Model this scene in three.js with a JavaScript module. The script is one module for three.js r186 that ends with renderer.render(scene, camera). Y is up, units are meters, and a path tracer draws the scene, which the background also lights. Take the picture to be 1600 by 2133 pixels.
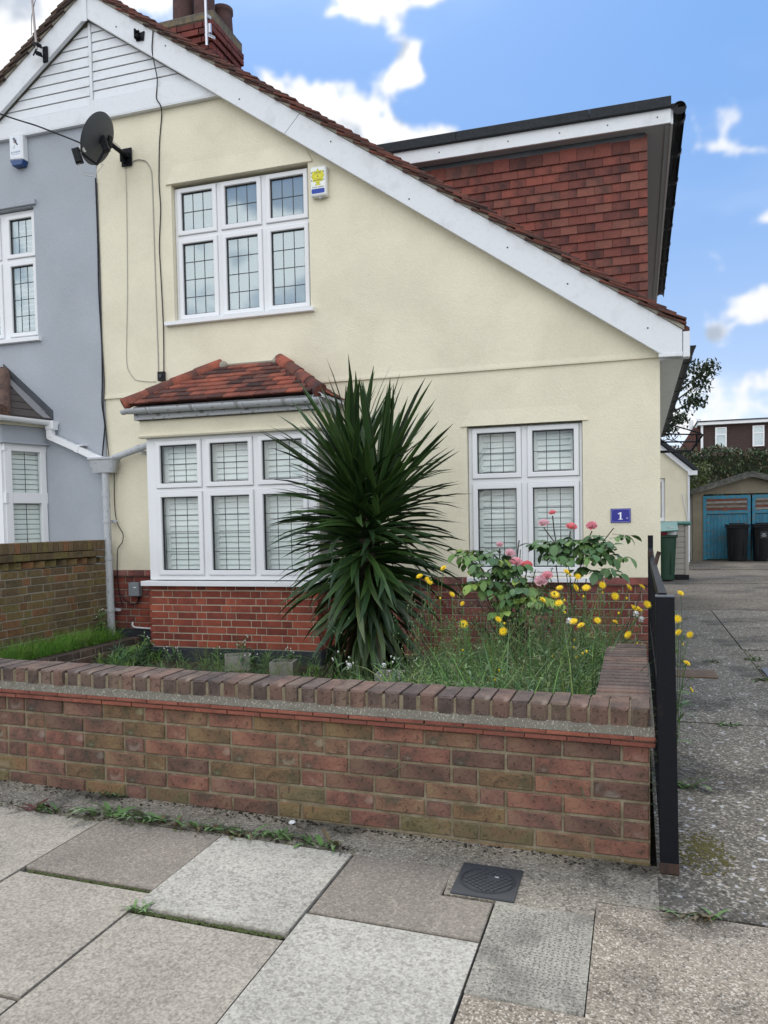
import * as THREE from 'three';
import { mergeGeometries, mergeVertices } from 'three/addons/utils/BufferGeometryUtils.js';
import { RoundedBoxGeometry } from 'three/addons/geometries/RoundedBoxGeometry.js';

// ---------------------------------------------------------------- camera, sky, sun, exposure
const scene = new THREE.Scene();
const camera = new THREE.PerspectiveCamera(2 * Math.atan(1066.5 / 1674.1) * 180 / Math.PI, 768 / 1024, 0.05, 600);
camera.position.set(0, 1.34, 7.8);
camera.rotation.set(-0.0428262, 0.305675, -0.0189159, 'YXZ');
camera.setViewOffset(1600, 2133, 0, -94.36, 1600, 2133);
scene.add(camera);

const renderer = new THREE.WebGLRenderer({ antialias: true });
renderer.toneMapping = THREE.LinearToneMapping;
renderer.toneMappingExposure = 1.53;
renderer.shadowMap.enabled = true;
renderer.shadowMap.type = THREE.PCFSoftShadowMap;

const SUN_DIR = new THREE.Vector3(-0.22, 0.86, -0.46).normalize();
const sun = new THREE.DirectionalLight(new THREE.Color(1, 0.95, 0.87), 1.5);
sun.position.copy(SUN_DIR).multiplyScalar(40);
sun.target.position.set(-2, 1, 0);
sun.castShadow = true;
sun.shadow.radius = 45;
sun.shadow.mapSize.set(2048, 2048);
Object.assign(sun.shadow.camera, { left: -14, right: 14, top: 14, bottom: -14, near: 1, far: 90 });
scene.add(sun, sun.target);

// seeded random numbers and lattice noise
function rng(seed) { let s = seed >>> 0; return () => { s = (s + 0x6d2b79f5) >>> 0; let t = Math.imul(s ^ (s >>> 15), 1 | s); t = (t + Math.imul(t ^ (t >>> 7), 61 | t)) ^ t; return ((t ^ (t >>> 14)) >>> 0) / 4294967296; }; }
const LAT = (() => { const r = rng(77), a = new Float32Array(65536); for (let i = 0; i < 65536; i++) a[i] = r(); return a; })();
const hsh = (x, y, z) => LAT[((x * 73856093) ^ (y * 19349663) ^ (z * 83492791)) & 65535];
function noise3(x, y, z) {
  const xi = Math.floor(x), yi = Math.floor(y), zi = Math.floor(z);
  let u = x - xi, v = y - yi, w = z - zi; u = u * u * (3 - 2 * u); v = v * v * (3 - 2 * v); w = w * w * (3 - 2 * w);
  const l = (a, b, t) => a + (b - a) * t;
  return l(l(l(hsh(xi, yi, zi), hsh(xi + 1, yi, zi), u), l(hsh(xi, yi + 1, zi), hsh(xi + 1, yi + 1, zi), u), v),
    l(l(hsh(xi, yi, zi + 1), hsh(xi + 1, yi, zi + 1), u), l(hsh(xi, yi + 1, zi + 1), hsh(xi + 1, yi + 1, zi + 1), u), v), w);
}
function fbm3(x, y, z, o = 5) { let s = 0, a = 0.5, n = 0; for (let i = 0; i < o; i++) { s += a * noise3(x, y, z); n += a; x = x * 2.03 + 13.1; y = y * 2.03 + 7.7; z = z * 2.03 + 3.3; a *= 0.5; } return s / n; }
function billow(x, y, z, o) { let s = 0, a = .5, n = 0; for (let i = 0; i < o; i++) { s += a * Math.abs(2 * noise3(x, y, z) - 1); n += a; x = x * 2.07 + 5.1; y = y * 2.07 + 2.7; z = z * 2.07 + 8.3; a *= .52; } return s / n; }
const clamp = (x, a = 0, b = 1) => Math.min(b, Math.max(a, x));
const sstep = (a, b, x) => { const t = clamp((x - a) / (b - a)); return t * t * (3 - 2 * t); };
const mix = (a, b, t) => a + (b - a) * t;

// the sky: blue air, cumulus, sun glow, brighter cloud added behind the camera
function makeSky() {
  const W = 2048, H = 1024, data = new Float32Array(W * H * 4), D = Math.PI / 180;
  // azimuth, elevation, half widths (degrees), weight of the cumulus heaps
  const heaps = [[-110.6, 24.0, 5.0, 3.9, .95], [-114.8, 25.8, 3.4, 2.8, .7], [-105.8, 22.6, 3.0, 3.0, .8], [-102.3, 25.3, 1.1, .55, .5], [-105.2, 29.2, 1.4, 1.35, .64], [-107.6, 32.4, 3.4, 1.4, .74], [-103.2, 32.6, 1.8, .6, .45],
    [-131.5, 28, 5.4, 5, .72], [-124.5, 31.5, 3.4, 2.6, .66], [-121, 36.5, 4, 3, .5], [-140, 24, 9, 8, .7], [-85.2, 11.7, 1.0, .7, .62], [-82.0, 13.2, 2.0, 1.0, .62], [-81.6, 18.2, 1.5, .6, .5],
    [-82.5, 8.6, 4.2, 1.5, .66], [-80, 6, 14, 1.3, .5], [-58, 15, 10, 6, .7], [-40, 24, 12, 7, .7], [-95, 48, 14, 6, .55], [-150, 50, 16, 8, .65], [175, 25, 14, 9, .7], [-15, 30, 16, 10, .7]];
  for (let j = 0; j < H; j++) {
    const el = (j + 0.5) / H * 180 - 90;
    for (let i = 0; i < W; i++) {
      const az = (i + 0.5) / W * 360 - 180, k = (j * W + i) * 4;
      const ce = Math.cos(el * D), dx = Math.cos(az * D) * ce, dy = Math.sin(el * D), dz = Math.sin(az * D) * ce;
      if (el < -3) { data[k] = .33; data[k + 1] = .34; data[k + 2] = .34; data[k + 3] = 1; continue; }
      const h = Math.max(dy, 0), hz = Math.exp(-h * 4.6);
      let r = mix(.082, .60, hz), g = mix(.235, .69, hz), b = mix(.555, .77, hz);
      // unseen sky behind the camera: broken cloud, thickened as soft neutral fill
      const back = sstep(-0.15, 0.45, dz);
      let cov = -0.46 + back * .86;
      // a blue opening high over the houses opposite
      if (dz > 0) { const a2 = (az - 113.5) / 5.5, e2 = (el - 25.2) / 3.8; cov -= 2.6 * Math.exp(-(a2 * a2 + e2 * e2)); const a3 = (az - 126) / 6, e3 = (el - 20.5) / 4; cov += .45 * Math.exp(-(a3 * a3 + e3 * e3)); }
      for (const q of heaps) { const a = (((az - q[0]) + 540) % 360 - 180) / q[2], e = (el - q[1]) / q[3], s = a * a + e * e; if (s < 9) cov += q[4] * 1.25 * Math.exp(-s); }
      // thin high haze streaks
      const cir = sstep(.42, .8, fbm3(dx * 3.1 + 9, dy * 9, dz * 5, 5)) * mix(.25, .8, sstep(.5, .12, h));
      r = mix(r, .62, cir); g = mix(g, .70, cir); b = mix(b, .80, cir);
      const F = 10, bil = 1 - billow(dx * 17 + 5, dy * 20, dz * 17, 5), n = fbm3(dx * F + 3, dy * F * 1.25, dz * F, 7);
      const dens = (n - .5) * .95 + (bil - .63) * .95 + cov * 0.72;
      let al = Math.pow(sstep(-.04, 0.19, dens + (fbm3(dx * 60, dy * 70, dz * 60, 3) - .5) * .14), 1.15);
      if (al > 0) {
      const up = fbm3(dx * F + 3, (dy + .018) * F * 1.25, dz * F + .05, 5);
      const bill = sstep(.25, .75, fbm3(dx * 34, dy * 44, dz * 34, 4));
      let lit = clamp(.93 + (n - up) * 2.6 - Math.max(0, dens - .3) * .4 + (bil - .66) * 1.9 + (bill - .5) * .3, .45, 1.12);
      const li = sstep(.55, 1.05, lit), fl = mix(.72, 1.5, sstep(-.35, .7, dz)), cr = mix(.44, .92, li) * fl, cg = mix(.50, .925, li) * fl, cb = mix(.59, .935, li) * fl;  // unseen clouds behind the camera brightened to light the house front
      al *= .97;
      r = mix(r, cr, al); g = mix(g, cg, al); b = mix(b, cb, al);
      }
      const sd = dx * SUN_DIR.x + dy * SUN_DIR.y + dz * SUN_DIR.z, glow = Math.pow(Math.max(0, sd), 14) * .6;
      r += glow; g += glow * .98; b += glow * .93;
      data[k] = r; data[k + 1] = g; data[k + 2] = b; data[k + 3] = 1;
    }
  }
  const t = new THREE.DataTexture(data, W, H, THREE.RGBAFormat, THREE.FloatType);
  t.mapping = THREE.EquirectangularReflectionMapping; t.magFilter = t.minFilter = THREE.LinearFilter; t.wrapS = THREE.RepeatWrapping; t.colorSpace = THREE.LinearSRGBColorSpace; t.needsUpdate = true;
  return t;
}
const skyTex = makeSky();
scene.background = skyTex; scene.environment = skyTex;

// ---------------------------------------------------------------- helpers
const taken = new Map();
function numbered(n) { const c = taken.get(n) || 0; taken.set(n, c + 1); return c ? n + '_' + String(c).padStart(3, '0') : n; }
function tag(o, label, category, group, kind) { if (label) o.userData.label = label; if (category) o.userData.category = category; if (group) o.userData.group = group; if (kind) o.userData.kind = kind; return o; }
function thing(name, label, category, pos = [0, 0, 0], group, turn = 0) { const o = new THREE.Group(); o.name = numbered(name); o.position.set(...pos); o.rotation.y = turn; scene.add(o); return tag(o, label, category, group); }
function part(name, parent) { const o = new THREE.Group(); o.name = name; parent.add(o); return o; }
function mesh(name, geo, mat, parent, pos, rot) {
  const m = new THREE.Mesh(Array.isArray(geo) ? merge(geo) : geo, mat); m.name = parent === scene ? numbered(name) : name; m.castShadow = m.receiveShadow = true;
  if (pos) m.position.set(...pos); if (rot) m.rotation.set(...rot); parent.add(m); return m;
}
function merge(list) { return mergeGeometries(list.map((g) => { const q = g.index ? g.toNonIndexed() : g; for (const k of Object.keys(q.attributes)) if (!['position', 'normal', 'uv'].includes(k)) q.deleteAttribute(k); return q; })); }
const uvOff = rng(5);
// box whose uv run in metres; bevel > 0 chamfers the edges (44 triangles)
function box(w, h, d, x = 0, y = 0, z = 0, bevel = 0, rx = 0, ry = 0, rz = 0) {
  let g;
  if (bevel) {
    const b = Math.min(bevel, w * .4, h * .4, d * .4), s = new THREE.Shape();
    s.moveTo(-w / 2 + b, -h / 2 + b); s.lineTo(w / 2 - b, -h / 2 + b); s.lineTo(w / 2 - b, h / 2 - b); s.lineTo(-w / 2 + b, h / 2 - b); s.closePath();
    g = new THREE.ExtrudeGeometry(s, { depth: d - 2 * b, bevelEnabled: true, bevelThickness: b, bevelSize: b, bevelSegments: 1, steps: 1 }); g.translate(0, 0, -d / 2 + b);
    projUV(g);
  } else {
    g = new THREE.BoxGeometry(w, h, d); projUV(g);
  }
  if (rx || ry || rz) g.rotateX(rx).rotateY(ry).rotateZ(rz);
  g.translate(x, y, z); return g;
}
// uv in metres from the dominant axis of the face normal
function projUV(g, off = true) {
  const q = g, P = q.attributes.position, N = q.attributes.normal, uv = new Float32Array(P.count * 2), ou = off ? uvOff() * 7 : 0, ov = off ? uvOff() * 7 : 0;
  for (let i = 0; i < P.count; i++) {
    const ax = Math.abs(N.getX(i)), ay = Math.abs(N.getY(i)), az = Math.abs(N.getZ(i)); let u, v;
    if (az >= ax && az >= ay) { u = P.getX(i); v = P.getY(i); } else if (ax >= ay) { u = P.getZ(i); v = P.getY(i); } else { u = P.getX(i); v = P.getZ(i); }
    uv[2 * i] = u + ou; uv[2 * i + 1] = v + ov;
  }
  q.setAttribute('uv', new THREE.BufferAttribute(uv, 2)); return q;
}
// polygon in the xy plane pushed out along z from z0 to z1
function slab2(pts, z0, z1, holes, bevel = 0) {
  const s = new THREE.Shape(pts.map((p) => new THREE.Vector2(p[0], p[1])));
  if (holes) for (const h of holes) s.holes.push(new THREE.Path(h.map((p) => new THREE.Vector2(p[0], p[1]))));
  const g = new THREE.ExtrudeGeometry(s, bevel ? { depth: z1 - z0 - 2 * bevel, bevelEnabled: true, bevelThickness: bevel, bevelSize: bevel, bevelOffset: -bevel, bevelSegments: 1, steps: 1 } : { depth: z1 - z0, bevelEnabled: false });
  g.translate(0, 0, z0 + bevel); return projUV(g, false);
}
const rectPts = (x0, y0, x1, y1) => [[x0, y0], [x1, y0], [x1, y1], [x0, y1]];
function tube(pts, r, seg = 24, rad = 6, closed = false) { const c = new THREE.CatmullRomCurve3(pts.map((p) => new THREE.Vector3(...p)), closed, 'catmullrom', .3); return new THREE.TubeGeometry(c, seg, r, rad, closed); }
function rod(a, b, r0, r1 = r0, rad = 10) {
  const A = new THREE.Vector3(...a), B = new THREE.Vector3(...b), L = A.distanceTo(B), g = new THREE.CylinderGeometry(r1, r0, L, rad); g.translate(0, L / 2, 0);
  g.applyQuaternion(new THREE.Quaternion().setFromUnitVectors(new THREE.Vector3(0, 1, 0), B.clone().sub(A).normalize())); g.translate(A.x, A.y, A.z); return g;
}
function bar(a, b, w, h) { const A = new THREE.Vector3(...a), B = new THREE.Vector3(...b), L = A.distanceTo(B), g = new THREE.BoxGeometry(w, L, h); g.translate(0, L / 2, 0); g.applyQuaternion(new THREE.Quaternion().setFromUnitVectors(new THREE.Vector3(0, 1, 0), B.clone().sub(A).normalize())); g.translate(A.x, A.y, A.z); return g; }

// ---------------------------------------------------------------- procedural textures
const toS = (c) => { c = clamp(c); return Math.round(255 * (c <= .0031308 ? c * 12.92 : 1.055 * Math.pow(c, 1 / 2.4) - .055)); };
// tileable fractal noise on a torus of period 1
function tnoise(u, v, f, o, seed) {
  let s = 0, a = .5, n = 0;
  for (let k = 0; k < o; k++) {
    const x = u * f, y = v * f, xi = Math.floor(x), yi = Math.floor(y); let p = x - xi, q = y - yi; p = p * p * (3 - 2 * p); q = q * q * (3 - 2 * q);
    let x0 = xi % f; if (x0 < 0) x0 += f; let y0 = yi % f; if (y0 < 0) y0 += f; const x1 = x0 + 1 === f ? 0 : x0 + 1, y1 = y0 + 1 === f ? 0 : y0 + 1, z = Math.imul(seed + k * 17, 83492791);
    const a0 = Math.imul(x0, 73856093), a1 = Math.imul(x1, 73856093), b0 = Math.imul(y0, 19349663) ^ z, b1 = Math.imul(y1, 19349663) ^ z, A = LAT[(a0 ^ b0) & 65535], B = LAT[(a1 ^ b0) & 65535], C = LAT[(a0 ^ b1) & 65535], E = LAT[(a1 ^ b1) & 65535];
    s += a * (A + (B - A) * p + (C - A) * q + (A - B - C + E) * p * q); n += a; f *= 2; a *= .55;
  }
  return s / n;
}
function texture(size, metres, fn, srgb = true) {
  const d = new Uint8Array(size * size * 4);
  for (let j = 0; j < size; j++) for (let i = 0; i < size; i++) { const c = fn((i + .5) / size, (j + .5) / size, i, j), k = (j * size + i) * 4; for (let m = 0; m < 3; m++) d[k + m] = srgb ? toS(c[m]) : Math.round(255 * clamp(c[m])); d[k + 3] = 255; }
  const t = new THREE.DataTexture(d, size, size, THREE.RGBAFormat); t.wrapS = t.wrapT = THREE.RepeatWrapping; t.magFilter = THREE.LinearFilter; t.minFilter = THREE.LinearMipmapLinearFilter; t.generateMipmaps = true; t.repeat.set(1 / metres, 1 / metres);
  if (srgb) t.colorSpace = THREE.SRGBColorSpace; t.needsUpdate = true; return t;
}
const grey = (f) => (u, v, i, j) => { const c = f(u, v, i, j); return [c, c, c]; };
const std = (o) => new THREE.MeshStandardMaterial({ roughness: .85, ...o });
const rgb = (r, g, b) => new THREE.Color().setRGB(r, g, b);
const tri = (a, b, c, t) => (t < .5 ? a.map((q, i) => mix(q, b[i], t * 2)) : b.map((q, i) => mix(q, c[i], t * 2 - 1)));

const bumpFine = texture(512, .5, grey((u, v) => tnoise(u, v, 40, 4, 3)), false);
const bumpCoarse = texture(512, 1.2, grey((u, v) => tnoise(u, v, 14, 6, 9)), false);
const bumpBrick = texture(256, .35, grey((u, v) => .6 * tnoise(u, v, 12, 5, 21) + .4 * (tnoise(u, v, 30, 2, 4) > .62 ? 0 : 1)), false);

// smooth-coat render: fine trowel grain with soft weather patches
function renderTex(base, stain, seed) { return texture(512, 2.6, (u, v) => { const n = tnoise(u, v, 5, 6, seed), f = tnoise(u, v, 160, 2, seed + 1), s = sstep(.52, .74, tnoise(u, v, 7, 6, seed + 5)), k = .875 + .20 * n + .07 * (f - .5); return base.map((c, i) => mix(c, stain[i], s * .28) * k); }); }
const M = {};
M.cream = std({ map: renderTex([.765, .712, .55], [.655, .605, .455], 31), bumpMap: bumpFine, bumpScale: .0024, roughness: .92 });
M.greyRender = std({ map: renderTex([.385, .415, .455], [.41, .435, .468], 53), bumpMap: bumpFine, bumpScale: .0024, roughness: .9 });
M.white = std({ color: rgb(.78, .79, .80), roughness: .38 });
M.whiteTrim = std({ map: texture(512, 1.6, (u, v) => { const s = sstep(.55, .8, tnoise(u, v, 9, 6, 61)) * .07 + sstep(.62, .7, tnoise(u, v, 60, 3, 62)) * .03; return [.725 - s, .745 - s * 1.02, .77 - s * 1.15]; }), roughness: .45 });
M.gasket = std({ color: rgb(.015, .016, .018), roughness: .6 });
M.lead = std({ color: rgb(.055, .06, .065), roughness: .55, metalness: .4 });
M.black = new THREE.MeshPhysicalMaterial({ color: rgb(.010, .011, .013), roughness: .5, specularIntensity: .45 });
M.iron = new THREE.MeshPhysicalMaterial({ specularIntensity: .3,  map: texture(256, .6, (u, v) => { const r = sstep(.7, .82, tnoise(u, v, 9, 5, 71)); return [mix(.007, .04, r * .4), mix(.008, .025, r * .4), mix(.011, .018, r * .4)]; }), roughness: .48, bumpMap: bumpFine, bumpScale: .0006 });
M.rust = std({ map: texture(256, .3, (u, v) => tri([.012, .011, .012], [.04, .022, .016], [.075, .038, .024], tnoise(u, v, 14, 5, 72))), roughness: .9 });
M.greyPlastic = std({ color: rgb(.42, .445, .47), roughness: .5 });
M.greyPaint = std({ map: texture(256, .5, (u, v) => { const n = tnoise(u, v, 8, 5, 81); return n > .68 ? [.26, .26, .25] : [.43 + .06 * n, .45 + .06 * n, .47 + .06 * n]; }), roughness: .55 });
M.darkPlastic = std({ color: rgb(.03, .033, .037), roughness: .5 });
M.mortar = std({ map: texture(512, .6, (u, v) => { const n = tnoise(u, v, 10, 6, 91), s = tnoise(u, v, 90, 2, 92); return tri([.105, .084, .052], [.18, .146, .092], [.27, .23, .16], clamp(n * 1.25 - .1 + (s - .5) * .3)); }), bumpMap: bumpFine, bumpScale: .003, roughness: .97 });
M.mortarGrey = std({ map: texture(256, .5, (u, v) => { const n = tnoise(u, v, 12, 6, 95); return [.24 + .14 * n, .22 + .13 * n, .175 + .11 * n]; }), roughness: .97, bumpMap: bumpFine, bumpScale: .002 });
M.fillet = std({ map: texture(512, .4, (u, v) => { const s = tnoise(u, v, 110, 2, 97), n = tnoise(u, v, 9, 5, 98); const w = sstep(.68, .8, s); return [mix(.105 + .07 * n, .4, w), mix(.095 + .065 * n, .37, w), mix(.07 + .055 * n, .3, w)]; }), roughness: .98, bumpMap: bumpFine, bumpScale: .004 });
M.plinth = std({ map: texture(256, 1, (u, v) => { const n = tnoise(u, v, 7, 6, 99); return [.017 + .02 * n, .02 + .022 * n, .027 + .027 * n]; }), roughness: .7, bumpMap: bumpCoarse, bumpScale: .004 });
M.soil = std({ map: texture(512, 1, (u, v) => tri([.02, .014, .009], [.05, .036, .022], [.09, .07, .042], tnoise(u, v, 16, 6, 101))), roughness: 1, bumpMap: bumpCoarse, bumpScale: .04 });
M.blind = std({ color: rgb(.80, .82, .80), roughness: .55 });
M.room = std({ color: rgb(.35, .34, .32), roughness: .95 });
M.glass = new THREE.MeshPhysicalMaterial({ color: rgb(.93, .97, .96), roughness: .02, metalness: 0, transmission: 1, thickness: 0, ior: 1.62 });
M.coated = new THREE.MeshPhysicalMaterial({ color: rgb(.62, .73, .76), roughness: .015, metalness: .5, transmission: 1, thickness: 0, ior: 1.6 });

// a family of bricks: one mottled map, several tints, several stones with their own place in the map
function family(seed, cols, metres, tints, o = {}) {
  const map = texture(o.size || 256, metres, (u0, v0) => {
    const u = u0 + .09 * (tnoise(u0, v0, 7, 4, seed + 31) - .5), v = v0 + .09 * (tnoise(u0, v0, 7, 4, seed + 32) - .5);
    const n = tnoise(u, v, 6, 6, seed), m = tnoise(u, v, 40, 3, seed + 2), e = sstep(o.eff || .7, (o.eff || .7) + .24, tnoise(u, v, 9, 6, seed + 9)); let c = tri(cols[0], cols[1], cols[2], clamp(n * 2.1 - .55 + (m - .5) * .5));
    if (o.pit && tnoise(u, v, 70, 2, seed + 4) > .72) c = c.map((q) => q * .55);
    return c.map((q, i) => mix(q, (o.effCol || [.36, .33, .28])[i], e * (o.effAmt ?? .4)));
  });
  return tints.map((t) => std({ map, color: rgb(...t), roughness: .92, bumpMap: bumpBrick, bumpScale: o.bump ?? .0025 }));
}
const FAM = {
  garden: family(201, [[.082, .057, .042], [.16, .08, .06], [.205, .118, .08]], .6, [[1, 1, 1], [1.1, .95, .92], [.84, .84, .80], [1.02, 1.1, .92], [.70, .74, .74], [1.15, 1.0, .92], [.92, 1.08, .76]], { effAmt: .34, eff: .6, pit: 1, size: 512 }),
  gardenLow: family(207, [[.10, .083, .042], [.15, .118, .06], [.17, .105, .06]], .6, [[1, 1, 1], [.92, .95, .85], [1.1, 1.0, .9], [.8, .82, .8]], { effAmt: .25, pit: 1, eff: .62, size: 512 }),
  coping: family(211, [[.05, .037, .03], [.098, .066, .052], [.15, .102, .078]], .6, [[1, 1, 1], [.8, .82, .86], [1.15, 1, .95], [.66, .68, .72], [1.05, 1.05, 1]], { eff: .66, effAmt: .4, pit: 1, effCol: [.26, .235, .2], size: 512 }),
  red: family(221, [[.175, .046, .032], [.25, .06, .037], [.33, .082, .046]], 1.1, [[1, 1, 1], [.85, .82, .82], [1.25, 1.3, 1.25], [.92, .95, 1], [1.1, 1.05, 1], [.75, .72, .75]], { effAmt: .12, eff: .74 }),
  purple: family(227, [[.15, .06, .05], [.22, .075, .06], [.27, .10, .085]], 1, [[1, 1, 1], [.85, .85, .9], [1.1, 1, 1], [.95, 1.15, 1.2]], { effAmt: .35, eff: .6, effCol: [.3, .25, .26] }),
  party: family(231, [[.10, .075, .04], [.16, .115, .055], [.19, .125, .07]], .9, [[1, 1, 1], [.85, .85, .85], [1.1, 1.08, .85], [1.3, .92, .8], [.8, .78, .76], [1.0, 1.1, .8]], { effAmt: .12, pit: 1 }),
  creasing: family(237, [[.15, .052, .037], [.215, .07, .046], [.27, .094, .062]], .7, [[1, 1, 1], [.9, .85, .85], [1.08, 1.05, 1]], { effAmt: .1 }),
  roofTile: family(241, [[.055, .034, .03], [.115, .048, .037], [.17, .06, .042]], .8, [[1, 1, 1], [.8, .85, .88], [1.2, 1.05, 1], [1.0, .95, .9]], { effAmt: .2 }),
  bayTile: family(247, [[.07, .04, .036], [.145, .053, .038], [.265, .078, .048]], 1.0, [[1, 1, 1], [.5, .53, .58], [1.3, 1.2, 1.12], [.72, .7, .74], [1.1, 1.05, 1], [.36, .4, .46], [1.15, 1.0, .95]], { effAmt: .1, bump: .002 }),
  cheek: family(251, [[.085, .034, .03], [.14, .046, .036], [.185, .058, .044]], .8, [[1, 1, 1], [.8, .8, .82], [1.12, 1.05, 1], [1.08, 1.25, 1.2], [.88, .85, .85], [.72, .74, .76], [1.25, 1.12, 1.05]], { effAmt: .16, eff: .72 }),
  chimney: family(257, [[.12, .036, .03], [.175, .048, .038], [.22, .062, .048]], 1, [[1, 1, 1], [.85, .85, .85], [1.1, 1, 1]], { effAmt: .05 }),
};
const brickGeos = new Map();
// shared chamfered stone of one of six variants
function stone(w, h, d, r, bevel = .004) { const k = [w.toFixed(3), h.toFixed(3), d.toFixed(3), Math.floor(r() * 6)].join(); if (!brickGeos.has(k)) brickGeos.set(k, box(w, h, d, 0, 0, 0, bevel)); return brickGeos.get(k); }
const pick = (a, r) => a[Math.floor(r() * a.length)];
// lay bonded bricks on a wall face: origin o, direction dir (unit, horizontal), n outward; returns nothing, adds 'brick' meshes
function layBricks(parent, { o, dir, n, len, courses, fam, seed, course = .075, joint = .011, vjoint, depth = .1, bond = 'flemish', skip, name = 'brick', famOf, proud = .0, slope = 0, jit = 1, hh }) {
  const r = rng(seed), turn = Math.atan2(-dir[2], dir[0]);
  for (let c = 0; c < courses; c++) {
    let s = bond === 'stretcher' ? -(c % 2) * .1125 : bond === 'garden' ? -((c * 3) % 7) * .1125 : -(c % 2) * .169; let i = c % 2 ? 1 : 0;
    while (s < len - .002) {
      let L = bond === 'stretcher' ? .225 : bond === 'garden' ? (i % 4 === 3 ? .1125 : .225) : bond === 'loose' ? (r() < .3 ? .1125 : .225) : (i % 2 ? .1125 : .225); i++;
      let a = Math.max(0, s), b = Math.min(len, s + L); s += L; if (b - a < .03) continue;
      if (skip && skip((a + b) / 2, c, a, b)) continue;
      const w = Math.round((b - a - (vjoint || joint)) * 200) / 200, h = (hh || course) - joint, m = (a + b) / 2, y = o[1] + (c + .5) * course + slope * m;
      const dd = proud + (r() - .5) * .004 * jit;
      const q = mesh(name, stone(w, h, depth, r), pick(famOf ? famOf(c, m, r) : fam, r), parent);
      q.position.set(o[0] + dir[0] * m + n[0] * (dd - depth / 2), y + (r() - .5) * .002 * jit, o[2] + dir[2] * m + n[2] * (dd - depth / 2));
      q.rotation.set(0, turn, Math.atan(slope) + (r() - .5) * .008 * jit, 'YXZ');
    }
  }
}

// ---------------------------------------------------------------- ground, pavement, drive
const hgt = (x, z) => -.032 * (Math.min(x, 1.2) - .04) * (z >= 4.6 ? 1 : clamp((z - 2.6) / 2)) - .015 * Math.max(0, z - 4.6);
function sheet(name, x0, x1, z0, z1, nx, nz, yf, mat, parent = scene) {
  const g = new THREE.PlaneGeometry(x1 - x0, z1 - z0, nx, nz); g.rotateX(-Math.PI / 2); g.translate((x0 + x1) / 2, 0, (z0 + z1) / 2);
  const P = g.attributes.position, uv = g.attributes.uv; for (let i = 0; i < P.count; i++) { P.setY(i, yf(P.getX(i), P.getZ(i))); uv.setXY(i, P.getX(i), P.getZ(i)); } g.computeVertexNormals(); return mesh(name, g, mat, parent);
}
// prism along x from a (z, y) outline, with an optional fall along x
function prismX(zy, x0, x1, slope = 0, xref = 0) {
  const s = new THREE.Shape(zy.map((p) => new THREE.Vector2(p[0], p[1]))), g = new THREE.ExtrudeGeometry(s, { depth: x1 - x0, bevelEnabled: false, steps: 1 }); g.rotateY(-Math.PI / 2); g.translate(x1, 0, 0);
  if (slope) { const P = g.attributes.position; for (let i = 0; i < P.count; i++) P.setY(i, P.getY(i) + slope * (P.getX(i) - xref)); g.computeVertexNormals(); } return projUV(g, false);
}
// prism along z from an (x, y) outline
const prismZ = (xy, z0, z1) => slab2(xy, z0, z1);

// exposed-aggregate concrete: pebbles in grey-brown matrix, dark damp stains
function aggTex(seed, size, metres, lo, hi, peb, stain, flk = 0) {
  return texture(size, metres, (u, v) => {
    const n = tnoise(u, v, 6, 6, seed), p1 = tnoise(u, v, 190, 2, seed + 1), p2 = tnoise(u, v, 140, 2, seed + 2), s = sstep(.5, .7, tnoise(u, v, 4, 7, seed + 3)); let c = lo.map((q, i) => mix(q, hi[i], n));
    const k = sstep(.5, .82, p1) * peb; c = [mix(c[0], .55, k), mix(c[1], .49, k), mix(c[2], .40, k)]; if (p2 < .45) c = c.map((q) => q * mix(1, .42, sstep(.45, .2, p2))); if (flk) { const w = sstep(.76, .8, tnoise(u, v, 60, 2, seed + 8)) * flk; c = c.map((q) => mix(q, .62, w)); }
    return c.map((q) => q * mix(1, 1 - stain, s));
  });
}
M.drive = std({ map: aggTex(301, 1024, 1.7, [.085, .073, .054], [.165, .146, .112], .6, .5, .5), roughness: .95, bumpMap: bumpFine, bumpScale: .005 });
M.driveOld = std({ map: aggTex(305, 512, 3.1, [.075, .06, .043], [.15, .125, .09], .3, .4), roughness: 1, bumpMap: bumpCoarse, bumpScale: .006 });
M.cross = std({ map: aggTex(311, 1024, 1.0, [.17, .14, .104], [.32, .27, .205], .9, .3), roughness: .95, bumpMap: bumpFine, bumpScale: .004 });
M.apron = std({ map: aggTex(321, 1024, 1.2, [.125, .106, .076], [.27, .242, .19], .6, .62), roughness: .96, bumpMap: bumpCoarse, bumpScale: .012 });
M.tactile = std({ map: aggTex(331, 512, .8, [.20, .187, .152], [.32, .3, .246], .5, .3), roughness: .95, bumpMap: bumpFine, bumpScale: .003 });
M.joint = std({ map: texture(256, .4, (u, v) => { const n = tnoise(u, v, 12, 5, 341), m = sstep(.5, .7, tnoise(u, v, 5, 4, 343)); return [mix(.03, .075, m) * (.6 + n), mix(.028, .085, m) * (.6 + n), mix(.024, .03, m) * (.6 + n)]; }), roughness: 1, bumpMap: bumpFine, bumpScale: .006 });
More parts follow.
